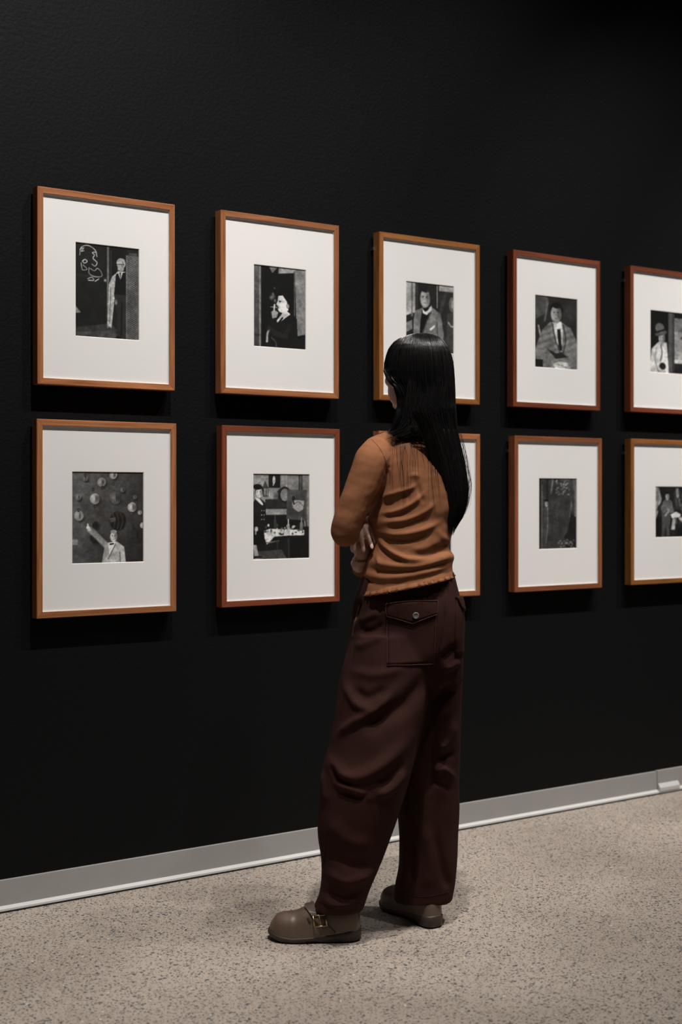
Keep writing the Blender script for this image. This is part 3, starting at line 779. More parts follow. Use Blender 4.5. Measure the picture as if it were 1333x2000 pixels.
FR = [
 ('orange wood frame holding photo of figure in pale coat beside woven screen', 'wood_orange',
  [(74, 363), (343.5, 400), (340.5, 763), (72.4, 749.6)], [(148.4, 473.4), (271.6, 487.4), (270.3, 664.5), (147.6, 655.3)], print_1, False),
 ('orange wood frame with streaked bottom rail, photo of a smoker in profile', 'wood_orange',
  [(432.2, 409.6), (662.8, 440.9), (662.6, 778.6), (431, 768)], [(496.8, 517), (597.5, 528), (596.4, 682.5), (496.3, 675.8)], print_2, False),
 ('amber wood frame with photo of standing man in grey suit and white pocket handkerchief', 'wood_amber',
  [(741, 452), (938, 479), (937.8, 791), (742, 780)], [(794, 550), (886.8, 559.8), (885.4, 690), (794, 684)], print_3, True),
 ('dark red wood frame with photo of seated man in suit, hands folded', 'wood_red',
  [(1003.8, 487.4), (1173.7, 510.8), (1173, 802), (1003, 794)], [(1046.2, 576.2), (1128, 585.5), (1127.4, 722), (1045.7, 716.4)], print_4, False),
 ('dark red wood frame with photo of man in hat and pale coat', 'wood_red',
  [(1233.3, 518.5), None, None, (1232, 803.6)], [(1271.4, 605.6), (1378, 618), (1377.5, 733), (1271, 727.3)], print_5, True),
 ('orange wood frame holding photo of man pointing at objects hung on grey wall', 'wood_orange',
  [(71.6, 818.4), (345.1, 827), (344.6, 1194), (72.1, 1208.6)], [(141.5, 921.7), (280, 923.2), (279.3, 1097.2), (141.3, 1100.2)], print_6, False),
 ('red brown wood frame with photo of woman beside cluttered table and easel', 'wood_red',
  [(433.8, 830.3), (664.8, 838.6), (663.3, 1175), (433.8, 1186.4)], [(495.6, 925.9), (604.3, 927), (603.6, 1090), (495, 1092.4)], print_7, False),
 ('orange wood frame hanging directly below the photo of man in grey suit', 'wood_orange',
  [(741, 842), (939, 847.8), (938.4, 1163), None], [(800, 930), (881, 931), (881, 1081), (800, 1083)], print_8, False),
 ('russet wood frame holding photo of small figure in doorway, glass glare painted in', 'wood_mid',
  [(1006.2, 850.5), (1177.5, 856.8), (1176, 1148), (1006.2, 1156.8)], [(1053.9, 934.9), (1126.6, 934.9), (1126.6, 1071), (1053.3, 1071.9)], print_9, True),
 ('amber wood frame holding photo of man standing beside small white table', 'wood_amber',
  [(1233.3, 856.8), None, None, (1234, 1142.7)], [(1281.2, 950.7), (1346, 951), (1346, 1048), (1281.2, 1049.3)], print_10, True),
]
for lab, wood, c, pc, fn, hook in FR:
    framed(lab, M[wood], c, pc, fn, hook=hook)

# ================================================================== the person
def ring(py, xl, xr, z, hd, e=2.2):
    c = P((xl + xr) / 2, py, z)
    return (c, RGT * ((xr - xl) / 2 * z / F_PX), FWD * hd, e)
def dens(rings, per=3):
    """smooth ring tables (py, xl, xr, z, hd)"""
    return [ring(*k) for k in catmull([np.array(r, float) for r in rings], per)]

# ---- head frame: she faces the wall, turned a little to her left
HA = math.radians(36 + 7)
HF = -RGT * math.sin(HA) + FWD * math.cos(HA)            # forward
HL = -RGT * math.cos(HA) - FWD * math.sin(HA)            # her left
HC = P(817, 728, 3.90)                                    # head centre
def hp(f, l, u): return HC + HF * f + HL * l + UP * u
def hell(f, l, u, rf, rl, ru): return ellipsoid(hp(f, l, u), (HF * rf, HL * rl, UP * ru), 22, 14)

head = [hell(-.008, 0, .012, .084, .066, .080), hell(.030, 0, -.018, .062, .058, .085), hell(.045, 0, -.070, .042, .038, .030),
        hell(.040, .030, -.048, .040, .026, .045), hell(.040, -.030, -.048, .040, .026, .045), hell(.062, .032, -.020, .028, .022, .020), hell(.062, -.032, -.020, .028, .022, .020),
        hell(.080, 0, .030, .012, .045, .016), hell(.096, 0, -.022, .016, .013, .012), hell(.090, 0, -.005, .010, .008, .026), hell(.088, 0, -.052, .010, .020, .010), hell(.076, 0, -.084, .016, .017, .014),
        hell(-.005, .074, -.012, .018, .007, .030), hell(-.005, -.074, -.012, .018, .007, .030)]
neck = limb([hp(-.020, 0, -.05), hp(-.035, 0, -.10), P(812, 858, 3.885)], [.052, .050, .058])

SH_L, EL_L, WR_L = P(728, 898, 3.80), P(675, 1042, 3.795), P(680, 1014, 3.945)
SH_R, EL_R, WR_R = P(868, 892, 3.965), P(838, 1058, 4.05), P(708, 1088, 3.862)
torso_rows = [(862, 742, 872, 3.88, .055), (885, 728, 884, 3.88, .085), (930, 732, 892, 3.875, .098), (985, 734, 892, 3.875, .100),
              (1030, 736, 884, 3.87, .098), (1070, 734, 879, 3.87, .100), (1105, 714, 883, 3.87, .106), (1150, 706, 888, 3.87, .112)]
shrink = lambda rows, k, d: [(y, xl + k, xr - k, z, hd - d) for y, xl, xr, z, hd in rows]
def hand(wrist, palm_dir, back, curl, size=1.0, side=1, length=(.95, 1.05, 1.0, .82), thumb=None, vary=(1, 1, 1, 1), fan=.10):
    """palm and five fingers; palm_dir towards the knuckles, back = outward normal of the back of the hand"""
    d = palm_dir / np.linalg.norm(palm_dir); b = back - d * (back @ d); b /= np.linalg.norm(b); s = np.cross(d, b) * side
    kn = wrist + d * .078 * size
    out = [ellipsoid(wrist + d * .042 * size, (d * .050 * size, s * .036 * size, b * .0155 * size), 18, 12)]
    tips = []
    for k in range(4):
        o = (1.5 - k) * .0190 * size
        p = [wrist + d * .045 * size + s * o * .8, kn + s * o]; dirn = d.copy(); L = .034 * size * length[k]
        for j in range(3):
            ang = curl[j] * vary[k]
            dirn = dirn * math.cos(ang) - b * math.sin(ang); b2 = b
            p.append(p[-1] + dirn * L + s * o * fan); L *= .72
        out.append(limb(p, [.0096 * size, .0092 * size, .0085 * size, .0077 * size, .0064 * size], 4)); tips.append((p[-1], dirn))
    tb = wrist + d * .022 * size + s * .026 * size
    td = thumb if thumb is not None else (d * .8 + s * .5 - b * .3)
    td = td / np.linalg.norm(td)
    out.append(limb([tb, tb + td * .032 * size, tb + td * .056 * size + d * .004, tb + td * .078 * size + d * .008], [.0125 * size, .0110 * size, .0095 * size, .0075 * size], 4))
    return out, tips
# right hand: wrist low, back of the hand towards the room, fingers closing round the left arm
hr, tips_r = hand(WR_R + np.array([0, 0, .004]), UP * .95 - RGT * .04 + FWD * .12, -FWD - RGT * .25, (.55, .75, .6), 0.84, -1, thumb=UP * .85 + FWD * .5 - RGT * .05)
# left hand: comes over from the front, fingers hanging down over the right one
hl, tips_l = hand(P(690, 1006, 3.885), RGT * .34 - UP * .50 - FWD * .80, UP * .80 - FWD * .58, (.42, .30, .10), 0.78, -1, (.80, 1.05, .95, .72), FWD * .3 - UP * .7 + RGT * .2, (1.5, .85, 1.25, 1.7), .13)
legs = [limb([P(745, 1210, 3.85), P(735, 1480, 3.81), P(672, 1740, 3.79), P(672, 1800, 3.79)], [.058, .046, .030, .022]),
        limb([P(845, 1215, 3.91), P(838, 1480, 3.96), P(830, 1730, 3.96), P(828, 1768, 3.96)], [.058, .046, .030, .022])]
feet = [limb([P(672, 1800, 3.79), P(610, 1812, 3.785), P(575, 1818, 3.785)], [.022, .022, .018]),
        limb([P(824, 1772, 3.965), P(800, 1766, 4.02), P(782, 1763, 4.06)], [.016, .018, .016])]
arms = [limb([SH_L, P(704, 962, 3.795), EL_L], [.033, .033, .029]), limb([EL_L, WR_L, P(690, 1007, 3.89)], [.027, .019, .0175]),
        limb([SH_R, EL_R], [.034, .030]), limb([EL_R, P(709, 1104, 3.885), WR_R, WR_R + UP * .02], [.030, .0205, .0205, .0225])]
torso_in = loft(dens(shrink(torso_rows, 14, .020)) + [ring(1170, 722, 876, 3.87, .09), ring(1240, 730, 866, 3.87, .07)])
bv, bf = remesh(head + [neck, torso_in] + arms + hr + hl + legs + feet, 0.0033, 3)
body = link('person', quad_mesh('person', bv, bf), M['skin'], None, True)
body['label'] = 'person with long black hair, rust-brown top and dark trousers viewing pictures, arms crossed'
body['category'] = 'person'
# eyes, brows and lips
for s in (1, -1):
    e = link('eye', mesh('eye', *ellipsoid(hp(.080, .030 * s, .000), (HF * .010, HL * .012, UP * .0075))), M['eyewhite'], body, True)
    link('iris', mesh('iris', *ellipsoid(hp(.0885, .030 * s, .000), (HF * .0022, HL * .0050, UP * .0050))), M['iris'], e, True)
    link('eyebrow', mesh('eyebrow', *tube(catmull([hp(.089, .014 * s, .022), hp(.087, .030 * s, .027), hp(.074, .046 * s, .022)], 4), [.0022] * 9, 6)), M['hair'], body, True)
link('lips', mesh('lips', *merge([ellipsoid(hp(.096, 0, -.048), (HF * .006, HL * .018, UP * .004)), ellipsoid(hp(.095, 0, -.055), (HF * .006, HL * .015, UP * .0045))])), M['lips'], body, True)
for (t, d) in tips_l:
    b = -FWD - RGT * .2; b = b - d * (b @ d); b /= np.linalg.norm(b); s = np.cross(d, b)
    link('fingernail', mesh('fingernail', *ellipsoid(t + b * .0042 + d * .001, (d * .0065, s * .0038, b * .0012), 12, 8)), M['nail'], body, True)

# ---- trousers
pelvis = loft(dens([(1116, 712, 884, 3.87, .100), (1150, 697, 893, 3.872, .108), (1180, 688, 902, 3.875, .116), (1200, 684, 907, 3.878, .120), (1240, 681, 907, 3.88, .124), (1280, 675, 905, 3.88, .122), (1325, 672, 900, 3.885, .108), (1350, 690, 885, 3.89, .07)]))
leg_l = loft(dens([(1235, 690, 842, 3.85, .100), (1330, 667, 846, 3.84, .118), (1400, 656, 834, 3.83, .120), (1460, 641, 820, 3.82, .116), (1500, 629, 808, 3.81, .112), (1560, 622, 790, 3.80, .104), (1620, 622, 769, 3.795, .094), (1680, 628, 748, 3.79, .082), (1735, 626, 728, 3.79, .072), (1762, 617, 718, 3.79, .068), (1774, 611, 712, 3.79, .066)]))
leg_r = loft(dens([(1235, 780, 903, 3.92, .100), (1330, 776, 902, 3.94, .112), (1400, 776, 901, 3.95, .112), (1500, 776, 898, 3.96, .106), (1600, 778, 894, 3.965, .098), (1680, 779, 890, 3.965, .088), (1725, 772, 887, 3.96, .082), (1755, 770, 884, 3.96, .080)]))
tv, tf = remesh([pelvis, leg_l, leg_r], 0.0052, 5)
tv = ripple(tv, tf, .010, 7, 7, 3.2, 3.0)
tv = ripple(tv, tf, .005, 16, 16, 9, 11.0)
tv = fold(tv, tf, [
    ([(858, 1270), (850, 1330), (842, 1380), (826, 1440), (806, 1500)], 9, -.010), ([(872, 1180), (868, 1230), (858, 1275)], 5, -.004),
    ([(845, 1300), (800, 1368), (745, 1402), (700, 1424)], 17, -.013), ([(655, 1442), (690, 1412), (735, 1388), (770, 1350)], 9, .012),
    ([(672, 1330), (695, 1375), (730, 1388)], 8, .008), ([(690, 1345), (720, 1362), (760, 1340)], 9, -.007), ([(680, 1310), (740, 1318), (800, 1300)], 10, .005),
    ([(640, 1470), (660, 1506), (692, 1520), (740, 1500), (805, 1440)], 13, .014), ([(648, 1492), (664, 1522), (694, 1534)], 6, -.012),
    ([(652, 1528), (690, 1544), (728, 1560)], 7, .010), ([(662, 1546), (700, 1556), (724, 1552)], 5, -.009), ([(730, 1556), (765, 1540), (795, 1500)], 9, .010), ([(735, 1530), (765, 1520), (790, 1480)], 9, -.007),
    ([(628, 1500), (634, 1540), (640, 1570)], 8, .007), ([(640, 1600), (680, 1640), (730, 1650)], 14, .006), ([(634, 1650), (680, 1690), (735, 1690)], 11, -.007), ([(634, 1700), (680, 1722), (735, 1702)], 9, .008), ([(632, 1740), (670, 1752), (716, 1735)], 8, -.007), ([(628, 1755), (660, 1768), (700, 1762)], 6, .006),
    ([(868, 1330), (850, 1400), (842, 1500), (840, 1560)], 12, -.012), ([(862, 1410), (880, 1370), (890, 1320)], 8, .011), ([(846, 1375), (868, 1355), (886, 1330)], 6, -.008), ([(854, 1462), (876, 1448), (892, 1405)], 7, .011), ([(848, 1486), (872, 1478), (890, 1470)], 7, -.010),
    ([(846, 1510), (868, 1502), (890, 1525)], 7, .009), ([(842, 1530), (862, 1532), (884, 1545)], 5, -.007), ([(800, 1600), (806, 1680), (802, 1740)], 8, -.009), ([(828, 1600), (838, 1680), (834, 1745)], 12, .007), ([(850, 1620), (866, 1700), (880, 1740)], 8, -.006), ([(790, 1640), (792, 1700), (786, 1740)], 6, .006),
    ([(700, 1215), (720, 1205), (745, 1195)], 7, .006), ([(700, 1235), (730, 1232), (752, 1215)], 6, -.006), ([(690, 1265), (720, 1255), (750, 1240)], 8, .005), ([(715, 1185), (745, 1190), (770, 1175)], 6, -.004),
    ([(703, 1170), (695, 1192), (690, 1214)], 6, -.014), ([(862, 1290), (878, 1275), (894, 1262)], 7, -.009), ([(866, 1310), (884, 1300), (900, 1290)], 7, .008),
])
tv = lap(tv, tf, 1)
trousers = link('trousers', quad_mesh('trousers', tv, tf), M['trouser'], body, True)
TS = Surface(tv, tf)
v, f, _ = patch(TS, [(758, 1176), (852, 1172), (847, 1296), (757, 1300)], 14, 18, .0005, .0022)
pk = link('back_pocket', mesh('back_pocket', v, f), M['trouser'], trousers, True)
v, f, _ = patch(TS, [(756, 1177), (854, 1173), (853, 1215), (757, 1218)], 20, 8, .0040, .0024, lambda u: 0.62 + 0.38 * (1 - abs(2 * u - 1)))
link('pocket_flap', mesh('pocket_flap', v, f), M['trouser'], trousers, True)
link('pocket_stitching', mesh('pocket_stitching', *merge([line_on(TS, [(757, 1200), (757, 1250), (757, 1300)], 0.0007, .0030), line_on(TS, [(757, 1300), (800, 1299), (847, 1296)], 0.0007, .0030), line_on(TS, [(852, 1200), (850, 1250), (847, 1296)], 0.0007, .0030),
     line_on(TS, [(757, 1178), (805, 1174), (854, 1174)], 0.0007, .0072), line_on(TS, [(756, 1178), (756, 1190), (757, 1203)], 0.0007, .0070), line_on(TS, [(854, 1174), (854, 1188), (853, 1200)], 0.0007, .0070), line_on(TS, [(757, 1203), (782, 1210), (806, 1218)], 0.0007, .0070), line_on(TS, [(806, 1218), (830, 1208), (853, 1200)], 0.0007, .0070)])), M['piping'], trousers, True)
a, n = TS.at(812, 1202, .0085)
t1 = np.cross(n, UP); t1 /= np.linalg.norm(t1); t2 = np.cross(n, t1)
def lathe(c, ax, a1, a2, prof, k=24):
    return loft([(c + ax * h, a1 * r, a2 * r) for r, h in prof], k)
bt = link('button', mesh('button', *lathe(a, n, t1, t2, [(.0080, -.002), (.0088, .000), (.0085, .0020), (.0070, .0026), (.0055, .0014), (.0005, .0012)])), M['button'], trousers, True)
v, f, _ = patch(TS, [(891, 1168), (903, 1180), (905, 1278), (888, 1279)], 5, 14, .0005, .0028)
link('back_pocket', mesh('back_pocket', v, f), M['trouser'], trousers, True)
v, f, _ = patch(TS, [(889, 1166), (900, 1164), (906, 1194), (900, 1190)], 6, 6, .0050, .0030)
link('pocket_flap', mesh('pocket_flap', v, f), M['trouser'], trousers, True)
v, f, _ = patch(TS, [(852, 1128), (861, 1126), (862, 1150), (853, 1152)], 3, 6, .002, .003)
link('belt_loop', mesh('belt_loop', v, f), M['trouser'], trousers, True)
for pts in ([(693, 1238), (684, 1300), (670, 1370), (658, 1440), (652, 1500), (644, 1560), (638, 1640), (633, 1700), (632, 1760)], [(871, 1160), (868, 1215), (858, 1270)], [(808, 1150), (807, 1162), (806, 1173)], [(797, 1600), (799, 1680), (790, 1750)]):
    link('seam', mesh('seam', *line_on(TS, pts, .0010, .0002, 8)), M['stitch'], trousers, True)
# slanted side pocket opening
link('pocket_edge', mesh('pocket_edge', *line_on(TS, [(704, 1180), (697, 1205), (692, 1225), (689, 1245)], .0022, .0006, 6)), M['piping'], trousers, True)
for rows, z in (([(1768, 613, 712)], 3.79), ([(1750, 771, 884)], 3.96)):
    y, xl, xr = rows[0]
    pts = [(xl + 8 + (xr - xl - 16) * k / 8, y + 4 + 9 * math.sin(math.pi * k / 8)) for k in range(9)]
    link('hem_stitching', mesh('hem_stitching', *line_on(TS, [(p[0], p[1] - 12) for p in pts], .0007, .0002, 4)), M['stitch'], trousers, True)

# ---- long-sleeved top
top_rows = [(846, 776, 846, 3.885, .045), (856, 752, 866, 3.885, .062), (872, 734, 884, 3.88, .082), (900, 728, 892, 3.878, .096), (930, 727, 896, 3.875, .104), (985, 726, 896, 3.872, .107), (1012, 720, 890, 3.870, .105), (1032, 722, 886, 3.868, .105), (1052, 730, 881, 3.868, .106), (1070, 727, 877, 3.868, .107), (1086, 719, 887, 3.868, .113), (1098, 714, 885, 3.868, .114)]
tr = dens(top_rows)
# hem drops towards her left side, so the last rings tilt
def tilt_ring(xl, yl, xr, yr, z, hd):
    a = P(xl, yl, z); b = P(xr, yr, z)
    return ((a + b) / 2, (b - a) / 2, FWD * hd, 2.2)
tr += [tilt_ring(710, 1118, 884, 1106, 3.868, .115), tilt_ring(707, 1142, 886, 1116, 3.868, .117), tilt_ring(704, 1154, 887, 1120, 3.868, .120), tilt_ring(701, 1163, 888.5, 1126, 3.868, .123)]
sl_l = [limb([P(738, 884, 3.825), P(726, 904, 3.805), P(704, 960, 3.795), P(682, 1014, 3.79), P(675, 1040, 3.795)], [.046, .0475, .0455, .041, .039]),
        limb([P(675, 1040, 3.795), P(669, 1034, 3.87), P(677, 1018, 3.935)], [.036, .029, .0245])]
sl_r = [limb([P(864, 886, 3.955), P(852, 970, 4.0), EL_R], [.046, .044, .039]), limb([EL_R, P(770, 1092, 4.00), P(706, 1110, 3.892)], [.038, .031, .0240])]
trap = [limb([P(800, 862, 3.885), P(745, 876, 3.84)], [.045, .040]), limb([P(822, 862, 3.89), P(872, 876, 3.945)], [.045, .040])]
sv, sf = remesh([loft(tr)] + sl_l + sl_r + trap, 0.0042, 4)
sv = ripple(sv, sf, .0022, 14, 14, 22, 5.0)
sv = ripple(sv, sf, .0008, 40, 40, 60, 9.0)
sv = fold(sv, sf, [
    ([(752, 906), (758, 925), (757, 945), (744, 965), (728, 985), (712, 1010)], 4.0, -0.0031),
    ([(742, 972), (775, 962), (800, 955), (818, 944)], 4, .0050), ([(738, 986), (775, 981), (812, 958)], 9, -.0045),
    ([(738, 1004), (775, 998), (808, 982), (834, 958)], 4, .0045), ([(740, 1011), (785, 1005), (828, 980)], 5, -.0035), ([(745, 1020), (790, 1016), (830, 1000), (852, 980)], 4.5, .0050), ([(748, 1031), (795, 1028), (845, 1008)], 6, -.0045),
    ([(742, 1040), (780, 1044), (825, 1036), (862, 1018)], 5, .0058), ([(765, 1056), (806, 1057), (850, 1042)], 6, -.0050), ([(800, 930), (812, 928), (820, 932)], 4, .0035), ([(812, 934), (820, 960), (828, 985)], 4, -.0025), ([(800, 1072), (830, 1070), (866, 1052)], 7, .0042),
    ([(736, 1046), (760, 1074), (796, 1092), (836, 1092)], 5.5, 0.0077), ([(740, 1066), (764, 1090), (790, 1098)], 5, -0.0042), ([(806, 1082), (840, 1084), (880, 1066)], 6, -0.0052),
    ([(716, 1092), (760, 1104), (820, 1106), (866, 1092), (886, 1082)], 6.5, 0.0060), ([(714, 1108), (748, 1117), (800, 1117), (850, 1106), (886, 1096)], 5, -0.0049), ([(712, 1122), (760, 1128), (830, 1117), (887, 1102)], 6, 0.0045), ([(712, 1136), (760, 1143), (840, 1126), (886, 1112)], 5, -0.0028), ([(712, 1128), (722, 1136), (730, 1134)], 4, -0.0042),
    ([(735, 1084), (742, 1098), (740, 1108)], 4, 0.0042), ([(850, 1030), (866, 1050), (882, 1058)], 6, 0.0028), ([(660, 1066), (684, 1068), (700, 1062)], 4, -0.0024), ([(672, 1074), (690, 1072), (704, 1064)], 3, 0.0021),
])
sv = lap(sv, sf, 1)
top = link('long_sleeved_top', quad_mesh('long_sleeved_top', sv, sf), M['shirt'], body, True)
SS = Surface(sv, sf)
link('shoulder_seam', mesh('shoulder_seam', *line_on(SS, [(727, 858), (744, 878), (755, 905), (757, 930), (752, 952)], .0010, .0003, 6)), M['shirt'], top, True)
# curly lettuce-edge hem: a small ruffled skirt of cloth and its overlocked rim
c, a_, b_, e_ = tilt_ring(702.5, 1160, 887.5, 1123, 3.868, .122)
K = 260; rows = []
for k, (s, drop) in enumerate(((.940, .010), (.972, .005), (.988, .000), (1.004, -.0035))):
    row = []
    for i in range(K):
        t = 2 * math.pi * i / K
        ct, st = math.cos(t), math.sin(t)
        w = (math.sin(t * 61 + 2 * math.sin(t * 3)) * (.6 + .4 * math.sin(t * 9)) + .6 * math.sin(t * 29 + 1)) * (.0, .0004, .0012, .0030)[k]
        p = c + (a_ * math.copysign(abs(ct) ** (2 / e_), ct) + b_ * math.copysign(abs(st) ** (2 / e_), st)) * s
        rad = p - c; rad[2] = 0; rad /= np.linalg.norm(rad)
        row.append(p + rad * w + UP * (drop + .5 * w))
    rows.append(row)
V = [p for r in rows for p in r]
Fc = [(k * K + i, k * K + (i + 1) % K, (k + 1) * K + (i + 1) % K, (k + 1) * K + i) for k in range(3) for i in range(K)]
ho = link('ruffled_hem', mesh('ruffled_hem', V, Fc), M['shirt'], top, True)
md = ho.modifiers.new('thickness', 'SOLIDIFY'); md.thickness = .0014
edge = rows[-1] + [rows[-1][0]]
link('overlock_edge', mesh('overlock_edge', *tube(edge, .0012, 6, False)), M['hem'], top, True)
# sleeve end of her right arm
# ---- bracelets
def circle_pts(c, ax, r, n, squash=1.0):
    ax = ax / np.linalg.norm(ax); u = np.cross(ax, np.array([.3, .9, .1])); u /= np.linalg.norm(u); w = np.cross(ax, u)
    return [c + u * r * math.cos(2 * math.pi * i / n) + w * r * squash * math.sin(2 * math.pi * i / n) for i in range(n)]
bc = circle_pts(WR_R - UP * .007 + FWD * .004, UP * .95 - FWD * .2, .0245, 24)
link('beaded_bracelet', mesh('beaded_bracelet', *merge([ball(p, .0036, 10, 7) for p in bc])), M['bead'], body, True)
wc = P(694, 1010, 3.885); cp = circle_pts(wc, WR_L - EL_L, .0245, 28)
ch = link('chain_bracelet', mesh('chain_bracelet', *tube(cp + [cp[0]], .0011, 6, False)), M['brass'], body, True)
near = min(cp, key=lambda p: p @ FWD - .6 * (p @ RGT))
link('blue_bead', mesh('blue_bead', *ball(near, .0028)), M['bluebead'], ch, True)

# ---- clogs
def clog(name, origin, toe_dir, side, L=.256):
    """closed-back leather clog; origin = heel end on the floor, toe_dir = unit vector along the foot"""
    t = toe_dir / np.linalg.norm(toe_dir); s = np.cross(UP, t)           # s = towards the foot's left
    def at(x, y, z): return origin + t * (x * L) + s * y + UP * z
    xs = np.linspace(0, 1, 25)
    def wid(x):
        return np.interp(x, [0, .02, .06, .14, .3, .45, .6, .74, .86, .93, .97, 1.0], [.016, .024, .031, .036, .036, .036, .042, .047, .045, .037, .027, .013])
    def top_h(x):
        return np.interp(x, [0, .02, .06, .12, .2, .3, .45, .55, .62, .7, .78, .86, .92, .97, 1.0], [.064, .082, .098, .100, .094, .092, .094, .096, .087, .076, .0725, .0705, .064, .050, .036])
    def sole_h(x): return np.interp(x, [0, .15, .35, .55, .75, .9, 1.0], [.034, .030, .022, .016, .014, .019, .027])
    def bend(x): return side * (.010 * math.sin(math.pi * x) - .012 * max(0, x - .6) ** 1.2)
    # upper
    n = 28; V = []; Fc = []
    for x in xs:
        w, h, b0 = wid(x) * .975, top_h(x), sole_h(x) - .016
        xx = .012 + x * .972
        for i in range(n):
            a = 2 * math.pi * i / n; ca, sa = math.cos(a), math.sin(a)
            e = 2.5 if sa > 0 else 7.0
            y = w * math.copysign(abs(ca) ** (2 / e), ca)
            z = (h + b0) / 2 + (h - b0) / 2 * math.copysign(abs(sa) ** (2 / e), sa)
            hh = max(0., (z - b0) / (h - b0))
            y *= 1 - .22 * hh ** 2 * (1 if x < .75 else .6)
            V.append(at(xx, y + bend(x), z))
    m = len(xs)
    for k in range(m - 1):
        for i in range(n):
            j = (i + 1) % n; Fc.append((k * n + i, k * n + j, (k + 1) * n + j, (k + 1) * n + i))
    Fc += [tuple(range(n))[::-1], tuple((m - 1) * n + i for i in range(n))]
    uv, uf = remesh([(V, Fc)], .0038, 3)
    root = link(name, quad_mesh(name, uv, uf), M['leather'], body, True)
    US = BVHTree.FromPolygons([Vector(p) for p in uv], [tuple(int(i) for i in q) for q in uf])
    # sole
    ol = [(x, wid(x) - .0004) for x in np.linspace(0, 1, 31)]
    outline = [(x, w) for x, w in ol] + [(x, -w) for x, w in reversed(ol)]
    k = len(outline); V = []
    for lay, (ins, zf) in enumerate(((-.007, 0), (-.001, .006), (0, .6), (0, .92), (-.0025, 1.0))):
        for x, w in outline:
            ww = math.copysign(max(.004, abs(w) + ins), w)
            xx = .5 + (x - .5) * (1 + ins * 1.5 / L)
            lift = .010 * max(0, (x - .82) / .18) ** 2 if lay < 2 else 0
            z = sole_h(x) * zf if zf > .01 else (lift if lay == 0 else .005 + lift)
            if lay < 2 and .42 < x < .62: z += .003 * math.sin(math.pi * (x - .42) / .2)
            V.append(at(xx, ww + bend(x), z))
    Fc = [(l * k + i, l * k + (i + 1) % k, (l + 1) * k + (i + 1) % k, (l + 1) * k + i) for l in range(4) for i in range(k)]
    Fc += [tuple(range(k))[::-1], tuple(4 * k + i for i in range(k))]
    link('sole', mesh('sole', V, Fc), M['sole'], root, True)
    # strap over the instep with a buckle on the outside
    def skin_pt(x, ang, off):
        c = at(x, bend(x), .045); d = s * math.cos(ang) + UP * math.sin(ang)
        h = US.ray_cast(Vector(c), Vector(d))
        p = np.array(h[0]) if h[0] is not None else c + d * .04
        return p + d * off
    bandV = []; steps = 20
    lo, hi = (-.42, 2.1) if side > 0 else (math.pi + .42, math.pi - 2.1)
    for i in range(steps + 1):
        ang = lo + (hi - lo) * i / steps
        x = .32 + .36 * min(i / steps, .66)
        for dx, off in ((-.048, -.002), (-.048, .0060), (.048, .0060), (.048, -.002)):
            bandV.append(skin_pt(x + dx, ang, off))
    bf_ = [(i * 4 + j, i * 4 + (j + 1) % 4, i * 4 + 4 + (j + 1) % 4, i * 4 + 4 + j) for i in range(steps) for j in range(4)]
    bf_ += [(0, 1, 2, 3), tuple(steps * 4 + j for j in (3, 2, 1, 0))]
    link('strap', mesh('strap', bandV, bf_), M['strap'], root)
    i = 6.5; ang = lo + (hi - lo) * i / steps; x = .32 + .36 * i / steps
    corners = []
    for dx, da in ((-.074, -.30), (.056, -.36), (.074, .26), (-.056, .32)):
        corners.append(skin_pt(x + dx, ang + da * (1 if side > 0 else -1), .0085))
    bp = [tube([corners[j], corners[(j + 1) % 4]], .0020, 8) for j in range(4)] + [ball(q, .0018, 8, 6) for q in corners]
    bp.append(tube([(corners[0] + corners[1]) / 2, (corners[2] + corners[3]) / 2], .0012, 8))
    link('buckle', mesh('buckle', *merge(bp)), M['brass'], root, True)
    # slot in the upper next to the strap
    sp = [skin_pt(x + .105 + .008 * q, ang + (-.10 + .1 * q) * (1 if side > 0 else -1), .0004) for q in (0, 1, 2, 3)]
    link('vent_slot', mesh('vent_slot', *tube(catmull(sp, 3), .0030, 8)), M['sole'], root, True)
    return root
hl_, tl_ = on_floor(706, 1834), on_floor(524, 1833)
d = tl_ - hl_
clog('clog', hl_ + np.array([0, 0, .001]) , d, 1, float(np.linalg.norm(d)))
hr_ = on_floor(853, 1814); tr_ = on_floor(738, 1762)
d = tr_ - hr_; d /= np.linalg.norm(d)
clog('clog', hr_ + np.array([0, 0, .001]), d, -1, .250)

# ---- hair
zc = 3.90
HB = [(652, 812, 832), (655, 797, 845), (660, 782, 858), (670, 768, 869), (684, 758, 878), (704, 752, 884), (730, 750, 887), (752, 751, 888), (780, 757, 889), (800, 758, 890), (822, 757, 892), (845, 754, 895)]
HBy = [r[0] for r in HB]
def hair_pt(phi, y, off=0.0):
    """phi: 0 = back of the head, + towards her left"""
    xl, xr = np.interp(y, HBy, [r[1] for r in HB]), np.interp(y, HBy, [r[2] for r in HB])
    Wd = (xr - xl) / 2 * zc / F_PX + off
    b = Wd / 1.12; a = b * 1.16
    c = P((xl + xr) / 2, y, zc)
    return c - HF * a * math.cos(phi) + HL * b * math.sin(phi)
def phi_eff(phi, y):
    t = min(1, max(0, (y - 668) / 70)); t = t * t * (3 - 2 * t)
    lim = math.pi * (1 - t) + math.radians((135 if phi > 0 else 112) - (40 * min(1, max(0, (y - 724) / 40)) if phi > 0 else 0)) * t
    return math.copysign(min(abs(phi), lim * (abs(phi) / math.pi) ** .35 if abs(phi) > 1.2 else abs(phi)), phi)
SB = Surface(np.concatenate([sv]), sf)
TAIL = [(800, 800, 890), (830, 815, 893), (860, 828, 899), (900, 838, 907), (950, 850, 914), (985, 858, 913), (1010, 866, 905), (1030, 872, 892), (1042, 878, 886)]
TAILy = [r[0] for r in TAIL]
